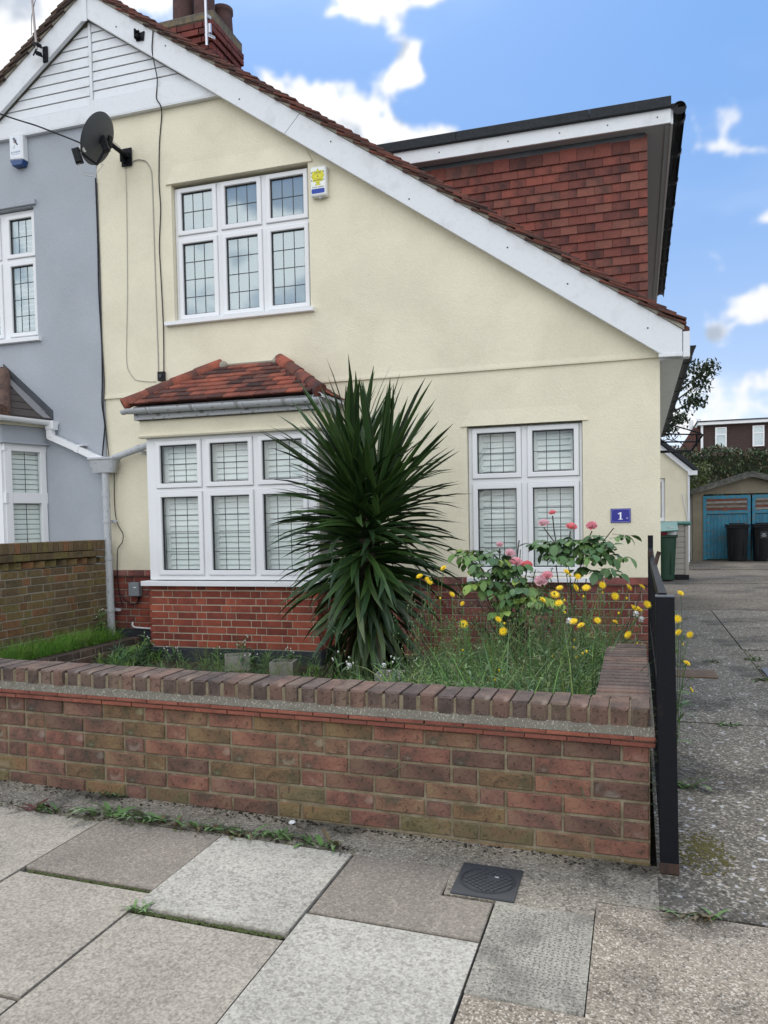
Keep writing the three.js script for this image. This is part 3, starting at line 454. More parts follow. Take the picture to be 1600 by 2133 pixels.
// the box bay
M.mortarPale = std({ map: texture(256, .6, (u, v) => { const n = tnoise(u, v, 10, 6, 93); return [.30 + .22 * n, .265 + .2 * n, .195 + .16 * n]; }), roughness: .97, bumpMap: bumpFine, bumpScale: .002 });
{
  const bx0 = -4.884, bx1 = -2.985, zf = .5, b = part('bay', house), br = part('bay_brickwork', house);
  mesh('mortar', box(bx1 - bx0 - .02, .70, .45, (bx0 + bx1) / 2 - .006, .405, .270), M.mortarPale, br);
  layBricks(br, { o: [-4.905, .086, zf], dir: [1, 0, 0], n: [0, 0, 1], len: 1.93, courses: 9, course: .0741, seed: 66, fam: FAM.red, joint: .0105, vjoint: .007, famOf: (c, m, r) => FAM.red });
  layBricks(br, { o: [-2.975, .086, zf - .1], dir: [0, 0, -1], n: [1, 0, 0], len: .41, courses: 9, course: .0741, seed: 67, fam: FAM.red });
  mesh('bay_plinth', box(1.96, .32, .5, -4.905 + .965, -.076, .262, .006), M.plinth, br);
  { const t = []; for (let i = 0; i < 9; i++) t.push(box(.006, .13, .012, -3.895 + i * .023, -.0, .517)); for (let i = 0; i < 6; i++) t.push(box(.2, .006, .012, -3.80, -.06 + i * .024, .5165)); mesh('air_vent', [box(.205, .14, .006, -3.80, 0, .5135)], M.gasket, br); mesh('vent_grille', t, std({ color: rgb(.05, .05, .05), roughness: .8 }), br); }
  makeWindow(house, 'bay_window', { x0: bx0, x1: bx1, y0: .79, y1: 2.262, z: zf, cols: [[-4.716, -4.291], [-4.134, -3.712], [-3.55, -3.128]], rows: [[.893, 1.642], [1.794, 2.176]], glass: M.glass, sill: { x0: -4.955, x1: -2.94, y: .728, h: .05, d: .36, z: .572 }, louvre: { pitch: .0585, h: .059, tilt: -.30, cols: [[-4.72, -4.27], [-4.15, -3.69], [-3.57, -3.1]] }, back: .43 });
  const side = part('bay_side_window', house); // right return of the bay
  mesh('window_frame', [box(.05, 1.47, .07, bx1 - .027, 1.527, .455), box(.05, 1.47, .07, bx1 - .027, 1.527, .03), box(.05, .08, .36, bx1 - .027, .83, .24), box(.05, .08, .36, bx1 - .027, 2.22, .24), box(.05, .1, .36, bx1 - .027, 1.72, .24)], M.white, side);
  mesh('glass_pane', new THREE.PlaneGeometry(.36, .85), M.glass, side, [bx1 - .02, 1.27, .24], [0, Math.PI / 2, 0]); mesh('glass_pane', new THREE.PlaneGeometry(.36, .42), M.glass, side, [bx1 - .02, 1.98, .24], [0, Math.PI / 2, 0]);
  mesh('corner_post', box(.04, 1.47, .46, bx0 + .022, 1.526, .225), M.white, side);
  mesh('frieze', [box(2.0, .17, .56, -3.927, 2.36, .27, .01), prismX([[.49, 2.262], [.562, 2.264], [.572, 2.28], [.566, 2.30], [.556, 2.305], [.49, 2.305]], -4.93, -2.925)], M.cream, b);
  mesh('bay_ceiling', box(1.9, .03, .48, -3.93, 2.276, .26), M.room, b);
  mesh('fascia', [box(2.04, .135, .022, -3.927, 2.512, .60, .003), box(.022, .135, .59, -2.916, 2.512, .3), box(.022, .135, .59, -4.938, 2.512, .3)], M.greyPaint, b);
  mesh('gutter', [gutter([-4.97, 2.552, .668], [-2.86, 2.536, .668], .052), gutterEnd(-2.862, 2.536, .668, .052, 'x'), gutter([-5.05, 2.538, .655], [-4.95, 2.55, .66], .04), gutter([-2.87, 2.536, .70], [-2.87, 2.54, .03], .052)], M.greyPaint, b);
  { const r = rng(68); for (let i = 0; i < 4; i++) mesh('gutter_bracket', [gutter([-4.72 + i * .52, 2.55 - i * .004, .668], [-4.69 + i * .52, 2.55 - i * .004, .668], .058)], M.greyPaint, b); }
  // hipped tile roof
  const rf = part('bay_roof', house), E = { y: 2.60, z: .665, xl: -4.985, xr: -2.87 }, Rg = { y: 3.045, xl: -4.243, xr: -3.566 };
  { const p = [[E.xl, E.y, E.z], [E.xr, E.y, E.z], [Rg.xr, Rg.y, 0], [Rg.xl, Rg.y, 0], [E.xl, E.y, 0], [E.xr, E.y, 0]], f = [[0, 1, 2], [0, 2, 3], [1, 5, 2], [4, 0, 3], [0, 4, 5], [0, 5, 1]]; const g = new THREE.BufferGeometry(); g.setAttribute('position', new THREE.BufferAttribute(new Float32Array(f.flat().flatMap((i) => p[i])), 3)); g.computeVertexNormals(); mesh('roof_deck', projUV(g), M.roofDeck, rf); }
  const r = rng(69), N = 8, sl = Math.hypot(E.z, Rg.y - E.y), ang = Math.atan2(Rg.y - E.y, E.z);
  for (let k = 0; k < N; k++) {
    const t = (k + .32) / N, xl = mix(E.xl, Rg.xl, t) + .03, xr = mix(E.xr, Rg.xr, t) - .03; let x = -5.2 + (k % 2) * .084;
    while (x < xr) { const a = Math.max(x, xl), bb = Math.min(x + .166, xr); x += .168; if (bb - a < .03) continue; const w = Math.round((bb - a) * 100) / 100 - .003; const q = mesh('roof_tile', stone(w - .003, .018, .19, r, .004), pick(FAM.bayTile, r), rf); q.position.set((a + bb) / 2, mix(E.y, Rg.y, t) + .022 + (r() - .5) * .004, mix(E.z, 0, t)); q.rotation.set(ang - .15 + (r() - .5) * .02, 0, (r() - .5) * .014); }
  }
  const sideAng = Math.atan2(Rg.y - E.y, E.xr - Rg.xr);
  for (let k = 0; k < N; k++) { const t = (k + .32) / N, z1 = mix(E.z, 0, t) - .04; let z = 0 + (k % 2) * -.08; while (z < z1) { const a = Math.max(0.002, z), bb = Math.min(z + .166, z1); z += .168; if (bb - a < .03) continue; const w = Math.round((bb - a) * 100) / 100 - .003, q = mesh('roof_tile', stone(.19, .013, w, r, .003), pick(FAM.bayTile, r), rf); q.position.set(mix(E.xr, Rg.xr, t), mix(E.y, Rg.y, t) + .016, (a + bb) / 2); q.rotation.set(0, 0, -(sideAng - .08)); } }
  for (const s of [-1, 1]) {
    const A = new THREE.Vector3(s < 0 ? E.xl - .02 : E.xr + .02, E.y + .005, E.z + .02), B = new THREE.Vector3(s < 0 ? Rg.xl : Rg.xr, Rg.y + .03, .02), d = B.clone().sub(A), L = d.length(), n = 4;
    for (let i = 0; i < n; i++) { const g = new THREE.CylinderGeometry(.062, .072, L / n + .025, 12, 1, false, 0, Math.PI * 2); g.scale(1, 1, .72); const q = mesh('hip_tile', projUV(g), FAM.bayTile[i === 0 && s > 0 ? 3 : [2, 0, 4, 2][i]], rf); q.position.copy(A).addScaledVector(d, (i + .5) / n); q.quaternion.setFromUnitVectors(new THREE.Vector3(0, 1, 0), d.clone().normalize()); }
  }
  mesh('mortar_flashing', [bar([Rg.xl - .03, Rg.y + .005, .008], [Rg.xr + .03, Rg.y + .005, .008], .03, .05), new THREE.SphereGeometry(.055, 10, 8).translate(Rg.xl + .03, Rg.y + .0, .03), new THREE.SphereGeometry(.05, 10, 8).translate(Rg.xr - .02, Rg.y + .0, .03)], M.mortarGrey, rf);
}
// gable: boards, bargeboard, soffit
function cladding(parent, s, y0, pitch, n, seedZ) { // s = +1 right half, -1 left half
  for (let i = 0; i < n; i++) {
    const a = y0 + i * pitch, b = a + pitch - .007, xe = (y) => (6.93 - y) / .694, xi = .024; if (xe(b) < xi + .02) { const yt = Math.min(b, 6.93 - .694 * xi); if (yt - a < .03) continue; const g = slab2(s > 0 ? [[PARTY + xi, a], [PARTY + xe(a), a], [PARTY + xi, yt]] : [[PARTY - xi, a], [PARTY - xi, yt], [PARTY - xe(a), a]], .03, .048); mesh('cladding_board', g, M.whiteTrim, parent); continue; }
    const pts = s > 0 ? [[PARTY + xi, a], [PARTY + xe(a), a], [PARTY + xe(b), b], [PARTY + xi, b]] : [[PARTY - xi, a], [PARTY - xi, b], [PARTY - xe(b), b], [PARTY - xe(a), a]];
    const g = slab2(pts, .028, .048, null, .0025), P = g.attributes.position; for (let k = 0; k < P.count; k++) P.setZ(k, P.getZ(k) - (P.getY(k) - a) / pitch * .009); g.computeVertexNormals(); mesh('cladding_board', g, M.whiteTrim, parent);
  }
}
{
  const g = part('gable', house);
  mesh('gable_backing', slab2([[PARTY + .001, 5.9], [-4.12, 5.9], [-4.3, 6.0], [PARTY + .001, 6.99]], .004, .026), M.mortarGrey, g);
  cladding(g, 1, 6.075, .105, 9);
  mesh('band_board', slab2([[PARTY + .006, 5.868], [-4.165, 5.868], [-4.45, 6.068], [PARTY + .006, 6.068]], .03, .062, null, .003), M.whiteTrim, g);
  mesh('soffit', [box(1.62, .012, .06, -4.93, 5.862, .03), slab2([[PARTY + .02, loY(PARTY + .02) + .05], [PARTY + .02, loY(PARTY + .02) + .03], [.19, loY(.19) + .03], [.19, loY(.19) + .05]], .0005, .062)], M.whiteTrim, g);
  mesh('corner_trim', box(.034, 1.02, .03, PARTY + .004, 6.40, .046, .004), M.whiteTrim, g);
  const cut = -3.33, bb = (a, b, pts) => mesh('barge_board', slab2(pts, .066, .116, null, .004), M.whiteTrim, g);
  bb(0, 0, [[PARTY + .002, upY(PARTY)], [PARTY + .002, loY(PARTY)], [cut - .075, loY(cut - .075)], [cut + .1, upY(cut + .1)]]);
  bb(0, 0, [[cut + .103, upY(cut + .103)], [cut - .072, loY(cut - .072)], [.196, loY(.196)], [.392, 2.765], [.392, upY(.392)]]);
  mesh('eaves_box', [slab2([[.191, 2.776], [.191, 2.806], [.395, 2.806], [.395, 2.772]], .07, .121, null, .003), box(.058, .225, .11, .425, 2.872, .072, .004)], M.whiteTrim, g);
  for (const [x, f] of [[-5.35, .35], [-4.75, .7], [-3.9, .3], [-2.9, .65], [-2.1, .25], [-1.15, .5], [-.6, .45], [.1, .5]]) mesh('nail', new THREE.SphereGeometry(.008, 8, 6), M.lead, g, [x, mix(loY(x), upY(x), f), .116]);
}
// roofs of the pair
function roofSlope(parent, s, fam, seed) {
  const X = (d) => PARTY + s * d, up = (d) => upY(PARTY + d); const r = rng(seed), L = 7.5, a = Math.atan(.6846);
  const poly = [[X(0), up(0) + .0], [X(0), up(0) + .09], [X(6.2), up(6.2) + .07], [X(6.2), up(6.2) + .0]]; if (s < 0) poly.reverse();
  mesh('roof_deck', slab2(poly, -8, .045), fam[0], parent);
  const bed = [[X(0), up(0) + .002], [X(0), up(0) + .045], [X(6.15), up(6.15) + .038], [X(6.15), up(6.15) + .002]]; if (s < 0) bed.reverse();
  mesh('verge_mortar', slab2(bed, .05, .132), M.mortarGrey, parent);
  for (let i = 0; i < 73; i++) { const d = 6.14 - (i + .5) * .1012 * Math.cos(a); if (d < .05) break; for (let k = 0; k < 2; k++) { if (k && i % 2) continue; const q = mesh('verge_tile', stone(.262, .019, .165, r, .004), pick(fam, r), parent, [X(d - .05), up(d - .05) + .070 + (r() - .5) * .010 - k * .034, .086 + (r() - .5) * .014 - k * .012]); q.rotation.z = -s * (a - .17 + (r() - .5) * .04); } }
}
{ const rf = part('roof', house); roofSlope(rf, 1, FAM.roofTile, 71); mesh('ridge_tile', new THREE.CylinderGeometry(.1, .1, 8, 12).rotateX(Math.PI / 2), FAM.roofTile[1], rf, [PARTY, 7.26, -3.9]);
  mesh('soffit', box(.2, .02, 7.9, .30, 2.775, -3.93), M.whiteTrim, rf); mesh('eaves_fascia', box(.02, .16, 7.9, .395, 2.84, -3.93), M.whiteTrim, rf);
  mesh('gutter', [gutter([.452, 2.87, .05], [.452, 2.87, -7.9], .055), gutterEnd(.452, 2.87, .045, .055)], M.black, rf); for (let i = 0; i < 8; i++) mesh('gutter_bracket', gutter([.452, 2.87, -.5 - i * .9], [.452, 2.87, -.56 - i * .9], .061), M.black, rf); }
// chimney
M.pot = std({ map: texture(128, .5, (u, v) => tri([.045, .028, .026], [.085, .045, .04], [.12, .06, .05], tnoise(u, v, 8, 5, 513))), roughness: .9 });
{
  const c = part('chimney', house), x0 = -5.25, x1 = -4.585, zf = -.6, zb = -1.26, r = rng(81);
  mesh('mortar', box(x1 - x0 - .014, 1.15, zf - zb - .014, (x0 + x1) / 2, 6.6, (zf + zb) / 2), std({ color: rgb(.03, .026, .024), roughness: 1 }), c);
  for (const [k, y, n, pr] of [[0, 6.1, 10, 0], [1, 6.85, 1, .022], [2, 6.925, 2, .045]]) { layBricks(c, { o: [x0 - pr, y, zf], dir: [1, 0, 0], n: [0, 0, 1], len: x1 - x0 + 2 * pr, courses: n, seed: 82 + k, fam: FAM.chimney, proud: pr, jit: .6, depth: .1 }); layBricks(c, { o: [x1, y, zf + pr - .101], dir: [0, 0, -1], n: [1, 0, 0], len: zf - zb + 2 * pr - .1, courses: n, seed: 92 + k, fam: FAM.chimney, proud: pr, jit: .6, depth: .1 }); }
  mesh('cap_course', box(x1 - x0 + .07, .11, zf - zb + .07, (x0 + x1) / 2, 7.13, (zf + zb) / 2, .02), std({ map: texture(256, .5, (u, v) => tri([.07, .06, .045], [.15, .13, .10], [.26, .19, .07], tnoise(u, v, 10, 6, 511))), roughness: 1, bumpMap: bumpCoarse, bumpScale: .01 }), c);
  mesh('flaunching', new THREE.CylinderGeometry(.30, .44, .08, 4, 1).rotateY(Math.PI / 4), M.mortarGrey, c, [(x0 + x1) / 2, 7.215, (zf + zb) / 2]);
  for (const [x, z, h] of [[-5.05, -.78, .62], [-4.77, -.78, .6], [-4.72, -1.12, .34], [-5.05, -1.12, .6]]) { const p = []; for (const [rr, yy] of [[.10, 0], [.125, .0], [.118, h * .5], [.112, h - .06], [.128, h - .05], [.128, h], [.10, h], [.095, .1]]) p.push(new THREE.Vector2(rr, yy)); mesh('chimney_pot', projUV(new THREE.LatheGeometry(p, 20)), M.pot, c, [x, 7.19, z]); }
}
{ const t = thing('chimney_aerial_pole', 'slim silver aerial pole strapped to the corner of the chimney', 'aerial', [-4.60, 6.75, -.50]); const met = std({ color: rgb(.6, .6, .62), metalness: .8, roughness: .35 }); mesh('pole', rod([0, 0, 0], [.0, 1.6, 0], .016), met, t); mesh('bracket', [bar([0, .14, 0], [.04, .14, -.12], .012, .03), bar([0, .34, 0], [.04, .34, -.12], .012, .03), rod([-.02, .12, .01], [.05, .10, -.05], .008), box(.05, .1, .03, .02, .2, -.03)], met, t); }
// flat-roofed dormer with its tile-hung cheek
{
  const d = part('dormer', house), z = -.5, x1 = .10, r = rng(91);
  mesh('dormer_wall', box(2.9, 2.3, 6.2, x1 - 1.47, 3.87, z - 3.13), FAM.cheek[5], d);
  const hung = part('hung_tiles', house);
  for (let k = 0; k < 19; k++) {
    const top = k ? 4.985 - .14 - (k - 1) * .0875 : 4.985, bot = k ? top - .0875 : 4.845, h = .125 + (k ? 0 : .04), y = bot + h / 2; let x = x1 + .012;
    for (let i = 0; i < 20; i++) {
      const w = i === 0 ? (k % 2 ? .082 : .164) : .165, xa = x - w; x = xa; if (bot + .04 < upY(xa + w)) break;
      const q = mesh('hung_tile', stone(w - .0018, h, .017, r, .0025), i === 0 ? pick([FAM.cheek[3], FAM.cheek[6], FAM.cheek[2]], r) : pick(FAM.cheek, r), hung, [xa + w / 2, y, z + .03]); q.rotation.x = -.17 + (r() - .5) * .04; q.rotation.z = (r() - .5) * .008;
    }
  }
  mesh('lead_flashing', box(2.8, .11, .02, x1 - 1.41, 5.015, z + .02), M.leadSheet, d);
  mesh('flat_roof', [box(3.3, .07, 6.7, -1.33, 5.19, z - 3.2)], M.felt, d);
  for (const [a, b] of [[-2.75, -1.72], [-1.717, -.42], [-.417, .322]]) mesh('felt_edge', box(b - a, .098, .05, (a + b) / 2, 5.204, -.325, .006), M.felt, d);
  mesh('felt_drip', box(.06, .05, 6.5, .352, 5.175, -3.6, .004), M.felt, d);
  mesh('fascia', [box(3.07, .135, .024, -1.215, 5.09, -.352, .003), box(.02, .135, 6.5, .33, 5.085, -3.61)], M.whiteTrim, d);
  mesh('soffit', [box(2.9, .012, .15, -1.3, 5.032, -.43), box(.225, .012, 6.5, .213, 5.03, -3.63), box(.008, .02, 6.5, .275, 5.022, -3.63)], M.greyPlastic, d);
  mesh('gutter', [gutter([.395, 5.145, -.33], [.395, 5.09, -6.9], .058), gutterEnd(.395, 5.145, -.335, .06)], M.black, d);
  for (let i = 0; i < 9; i++) mesh('gutter_bracket', gutter([.395, 5.142 - i * .006, -.48 - i * .72], [.395, 5.142 - i * .006, -.55 - i * .72], .065), M.black, d);
  for (const x of [-1.9, -1.2, -.7, -.25, .2]) mesh('nail', new THREE.SphereGeometry(.007, 6, 5), M.lead, d, [x, 5.09, -.339]);
}

// ---------------------------------------------------------------- the grey neighbour
const grey2 = thing('grey_house', 'blue grey rendered house joined on the left with white windows', 'house');
{
  const hu = rectPts(-8.3, 3.53, -6.611, 5.06);
  mesh('wall', slab2([[-11.9, -.4], [PARTY - .003, -.4], [PARTY - .003, 7.02], [-7.29, 5.96], [-11.9, 2.8]], -.28, .006, [hu]), M.greyRender, grey2);
  mesh('window_head', box(1.9, .055, .05, -7.52, 5.10, .012, .004), M.greyRender, grey2);
  makeWindow(grey2, 'upstairs_window', { x0: -8.29, x1: -6.617, y0: 3.565, y1: 5.05, z: -.045, cols: [[-8.2, -7.79], [-7.6, -7.19], [-7.0, -6.69]], rows: [[3.66, 4.42], [4.57, 4.96]], glass: M.coated, sill: { x0: -8.4, x1: -6.56, y: 3.52, h: .042, d: .13, z: .06 }, louvre: { pitch: .062, h: .045, tilt: -.9 } });
  const g = part('gable', grey2);
  mesh('gable_backing', slab2([[PARTY - .001, 5.9], [PARTY - .001, 6.99], [-7.188, 6.0], [-7.35, 5.9]], .004, .026), M.mortarGrey, g);
  cladding(g, -1, 6.03, .107, 9);
  mesh('band_board', slab2([[PARTY - .004, 5.85], [PARTY - .004, 6.022], [-7.03, 6.022], [-7.32, 5.85]], .03, .062, null, .003), M.whiteTrim, g);
  mesh('soffit', [box(1.62, .012, .06, -6.56, 5.845, .03)], M.whiteTrim, g);
  const mx = (x) => 2 * PARTY - x; mesh('barge_board', slab2([[PARTY - .002, upY(PARTY)], [mx(.39), upY(.39)], [mx(.39), 2.77], [mx(.196), loY(.196)], [PARTY - .002, loY(PARTY)]], .066, .116, null, .004), M.whiteTrim, g);
  mesh('apex_cap', box(.06, .34, .01, PARTY, 7.06, .122, .003), M.whiteTrim, g);
  const rf = part('roof', grey2); roofSlope(rf, -1, FAM.coping, 73);
  // bay with angled side
  const b = part('bay', grey2), A = [-6.55, 0.01], B = [-6.72, .5], al = Math.atan2(-(B[1] - A[1]), B[0] - A[0]);
  const ins = (u, y, w, h, d, off, bev = .004) => { const L = Math.hypot(B[0] - A[0], B[1] - A[1]), t = u / L, g2 = box(w, h, d, 0, 0, 0, bev); g2.rotateY(al + Math.PI); const nx = (B[1] - A[1]) / L, nz = -(B[0] - A[0]) / L; g2.translate(mix(A[0], B[0], t) + nx * off, y, mix(A[1], B[1], t) + nz * off); return g2; };
  const L = Math.hypot(B[0] - A[0], B[1] - A[1]);
  mesh('frieze', [ins(L / 2, 2.42, L + .06, .19, .06, -.005), box(1.5, .19, .06, -7.48, 2.42, .49)], M.greyRender, b); mesh('frieze_lip', [ins(L / 2, 2.318, L + .08, .02, .09, .01), box(1.5, .02, .09, -7.48, 2.318, .5)], M.greyRender, b);
  mesh('fascia', [ins(L / 2, 2.55, L + .1, .08, .03, .05), box(1.6, .08, .03, -7.5, 2.55, .55)], M.cream, b);
  const w = part('bay_window', grey2);
  mesh('window_frame', [ins(.045, 1.55, .07, 1.55, .06, -.03), ins(L - .05, 1.55, .085, 1.55, .07, -.03), ins(L / 2, 2.27, L, .085, .06, -.031), ins(L / 2, 1.70, L, .12, .06, -.031), ins(L / 2, .82, L, .1, .06, -.031), box(.1, 1.55, .07, -6.79, 1.55, .48), box(.12, 1.55, .05, -7.3, 1.55, .48), box(1.6, .09, .05, -7.5, 2.27, .479), box(1.6, .12, .05, -7.5, 1.7, .479)], M.white, w);
  for (const [y, h] of [[1.99, .46], [1.26, .78]]) { const p = new THREE.PlaneGeometry(L - .16, h); p.rotateY(al + Math.PI); p.translate((A[0] + B[0]) / 2, y, (A[1] + B[1]) / 2); mesh('glass_pane', p, M.glass, w).position.set(-.028, 0, -.01); mesh('lead_strip', ins(L / 2, y, .0065, h, .003, -.026, 0), M.lead, w); }
  mesh('glass_pane', new THREE.PlaneGeometry(1.4, 1.5), M.glass, w, [-7.5, 1.55, .468]);
  for (let i = 0; i < 26; i++) mesh('louvre_slat', ins(L / 2, .86 + i * .057, L - .12, .05, .008, -.09, .002).translate(0, 0, 0), M.blind, w);
  mesh('room_back', [ins(L / 2, 1.5, L, 1.5, .02, -.2, 0), box(1.5, 1.5, .02, -7.55, 1.5, .25)], M.room, w);
  mesh('bay_wall', [ins(L / 2, .2, L, 1.15, .1, -.051), box(1.5, 1.15, .1, -7.48, .2, .449)], M.greyRender, b);
  const rp = part('bay_roof', grey2), e0 = [-6.46, 2.60, 0], e1 = [-6.62, 2.60, .63], ap = [-7.12, 3.16, 0], e2 = [-8.4, 2.60, .63], ap2 = [-8.2, 3.16, 0];
  { const g2 = new THREE.BufferGeometry(); g2.setAttribute('position', new THREE.BufferAttribute(new Float32Array([e0, ap, e1, e1, ap, ap2, e1, ap2, e2].flat()), 3)); g2.computeVertexNormals(); mesh('roof_deck', projUV(g2), FAM.roofTile[1], rp); mesh('eaves_deck', slab2([[e0[0], 0], [e1[0], .63], [-8.4, .63], [-8.4, 0]].reverse(), 0, .02).rotateX(Math.PI / 2).translate(0, 2.61, 0), M.whiteTrim, rp); }
  const r = rng(95), V = (a) => new THREE.Vector3(...a), nrm = V(ap).sub(V(e0)).cross(V(e1).sub(V(e0))).normalize(); if (nrm.y < 0) nrm.negate();
  const dk = std({ color: rgb(.075, .062, .056), roughness: .9, bumpMap: bumpBrick, bumpScale: .003 });
  for (let k = 0; k < 6; k++) { const t = k / 6, a = V(e0).lerp(V(ap), t), c = V(e1).lerp(V(ap), t), len = a.distanceTo(c); const g2 = box(len, .03, .13, 0, 0, 0, .006); const m = new THREE.Matrix4().makeBasis(c.clone().sub(a).normalize(), nrm, c.clone().sub(a).normalize().cross(nrm)); g2.applyMatrix4(m); const mid = a.clone().add(c).multiplyScalar(.5).addScaledVector(nrm, .012).addScaledVector(V(ap).sub(V(e0)).normalize(), .06); g2.translate(mid.x, mid.y, mid.z); mesh('roof_tile', g2, dk, rp); }
  mesh('lead_flashing', [slab2([[-6.44, 2.60], [-6.44, 2.71], [-7.12, 3.30], [-7.12, 3.16]], .008, .016)], M.leadSheet, rp);
  { const g2 = new THREE.BufferGeometry(), o = nrm.clone().multiplyScalar(.026); const q = [[-6.46, 2.605, .01], [-7.10, 3.16, .01], [-7.02, 3.07, .09], [-6.86, 2.93, .13], [-6.70, 2.79, .15], [-6.56, 2.67, .16], [-6.48, 2.605, .14]].map((p) => [p[0] + o.x, p[1] + o.y * .6, p[2] + o.z]); const f = []; for (let i = 1; i < q.length - 1; i++) f.push(q[0], q[i], q[i + 1]); g2.setAttribute('position', new THREE.BufferAttribute(new Float32Array(f.flat()), 3)); g2.computeVertexNormals(); mesh('lead_apron', projUV(g2), std({ color: rgb(.25, .25, .25), roughness: .6, side: THREE.DoubleSide }), rp); }
  mesh('hip_tile', rod([e1[0] + .02, e1[1] + .02, e1[2] + .02], [ap[0], ap[1] + .03, ap[2] + .02], .1, .08, 12), FAM.coping[2], rp);
  mesh('gutter', [gutter([-6.41, 2.575, .0], [-6.60, 2.585, .69], .05), gutter([-6.57, 2.585, .68], [-8.4, 2.59, .68], .05), gutterEnd(-6.415, 2.575, .0, .05)], M.white, rp);
  mesh('gutter_outlet', [box(.11, .1, .1, -6.42, 2.53, .07, .008), box(.075, .12, .075, -6.43, 2.45, .075, .006)], M.white, rp);
}
// ---------------------------------------------------------------- rain pipes
{
  const t = thing('square_rain_pipe', 'white square rain pipe slanting down across the grey wall', 'pipe');
  mesh('pipe', [bar([-6.45, 2.41, .07], [-6.05, 2.24, .065], .07, .075), bar([-6.06, 2.243, .065], [-5.80, 2.125, .062], .07, .075)], M.white, t); mesh('elbow', box(.085, .1, .085, -5.79, 2.11, .062, .008, 0, 0, -.35), M.white, t); mesh('joint_collar', bar([-6.085, 2.256, .065], [-6.04, 2.236, .065], .08, .085), M.white, t); mesh('clip', box(.1, .012, .09, -6.03, 2.285, .05, .002), M.white, t);
}
{
  const t = thing('downpipe', 'grey painted downpipe with tapered hopper where the two houses meet', 'downpipe');
  const hp = new THREE.CylinderGeometry(.5, .38, 1, 4, 1); hp.rotateY(Math.PI / 4); hp.scale(.455, .15, .2); hp.translate(-5.70, 2.035, .10);
  const rim = box(.335, .025, .165, -5.70, 2.118, .10, .004); mesh('hopper', [hp, rim], M.greyPaint, t);
  mesh('pipe', [rod([-5.69, 1.98, .1], [-5.685, .95, .1], .042), rod([-5.685, .96, .1], [-5.665, .06, .115], .045)], M.greyPaint, t);
  mesh('joint_collar', [rod([-5.69, 1.75, .1], [-5.69, 1.69, .1], .047), rod([-5.688, 1.40, .1], [-5.688, 1.43, .1], .05), rod([-5.685, .98, .1], [-5.685, 1.02, .1], .05), rod([-5.67, .40, .112], [-5.67, .43, .112], .051)], M.greyPaint, t);
  mesh('wall_strap', [box(.13, .03, .02, -5.66, 1.415, .055), box(.13, .03, .02, -5.64, .415, .06), box(.02, .03, .1, -5.70, 1.415, .05), box(.02, .03, .12, -5.69, .415, .05)], M.greyPaint, t);
  mesh('bay_branch_pipe', [rod([-4.87, 2.315, .09], [-5.26, 2.21, .085], .036), rod([-5.24, 2.217, .085], [-5.60, 2.118, .08], .036)], M.greyPaint, t); mesh('joint_collar', rod([-5.24, 2.217, .085], [-5.29, 2.203, .085], .042), M.greyPaint, t); mesh('clip', box(.02, .04, .09, -5.23, 2.17, .04), M.greyPaint, t);
}
// ---------------------------------------------------------------- printed faces
function canvasTex(w, h, draw) { const c = document.createElement('canvas'); c.width = w; c.height = h; const g = c.getContext('2d'); draw(g, w, h); const t = new THREE.CanvasTexture(c); t.colorSpace = THREE.SRGBColorSpace; t.anisotropy = 8; return t; }
const face = (w, h, tex, o = {}) => [new THREE.PlaneGeometry(w, h), std({ map: tex, roughness: .4, ...o })];
{
  const t = thing('house_number_plate', 'blue enamel house number plate reading 1 on the cream wall', 'number plate', [-.146, 1.366, -.018]);
  mesh('plate', new RoundedBoxGeometry(.18, .132, .010, 2, .004), std({ color: rgb(.012, .012, .16), roughness: .2 }), t, [0, 0, .005]);
  mesh('plate_print', ...face(.176, .128, canvasTex(352, 256, (g, w, h) => { g.fillStyle = '#17188a'; g.fillRect(0, 0, w, h); g.strokeStyle = '#b9bfe6'; g.lineWidth = 4; g.beginPath(); g.moveTo(30, 12); g.lineTo(w - 30, 12); g.arc(w - 12, 12, 18, Math.PI, Math.PI / 2, true); g.lineTo(w - 12, h - 30); g.arc(w - 12, h - 12, 18, -Math.PI / 2, Math.PI, true); g.lineTo(30, h - 12); g.arc(12, h - 12, 18, 0, -Math.PI / 2, true); g.lineTo(12, 30); g.arc(12, 12, 18, Math.PI / 2, 0, true); g.stroke(); g.fillStyle = '#f4f5fb'; g.font = 'bold 190px serif'; g.textAlign = 'center'; g.textBaseline = 'middle'; g.fillText('1', w * .48, h * .53); g.font = 'bold 44px serif'; g.fillText('e', w * .83, h * .68); }), { roughness: .18 }), t, [0, 0, .0112]);
}
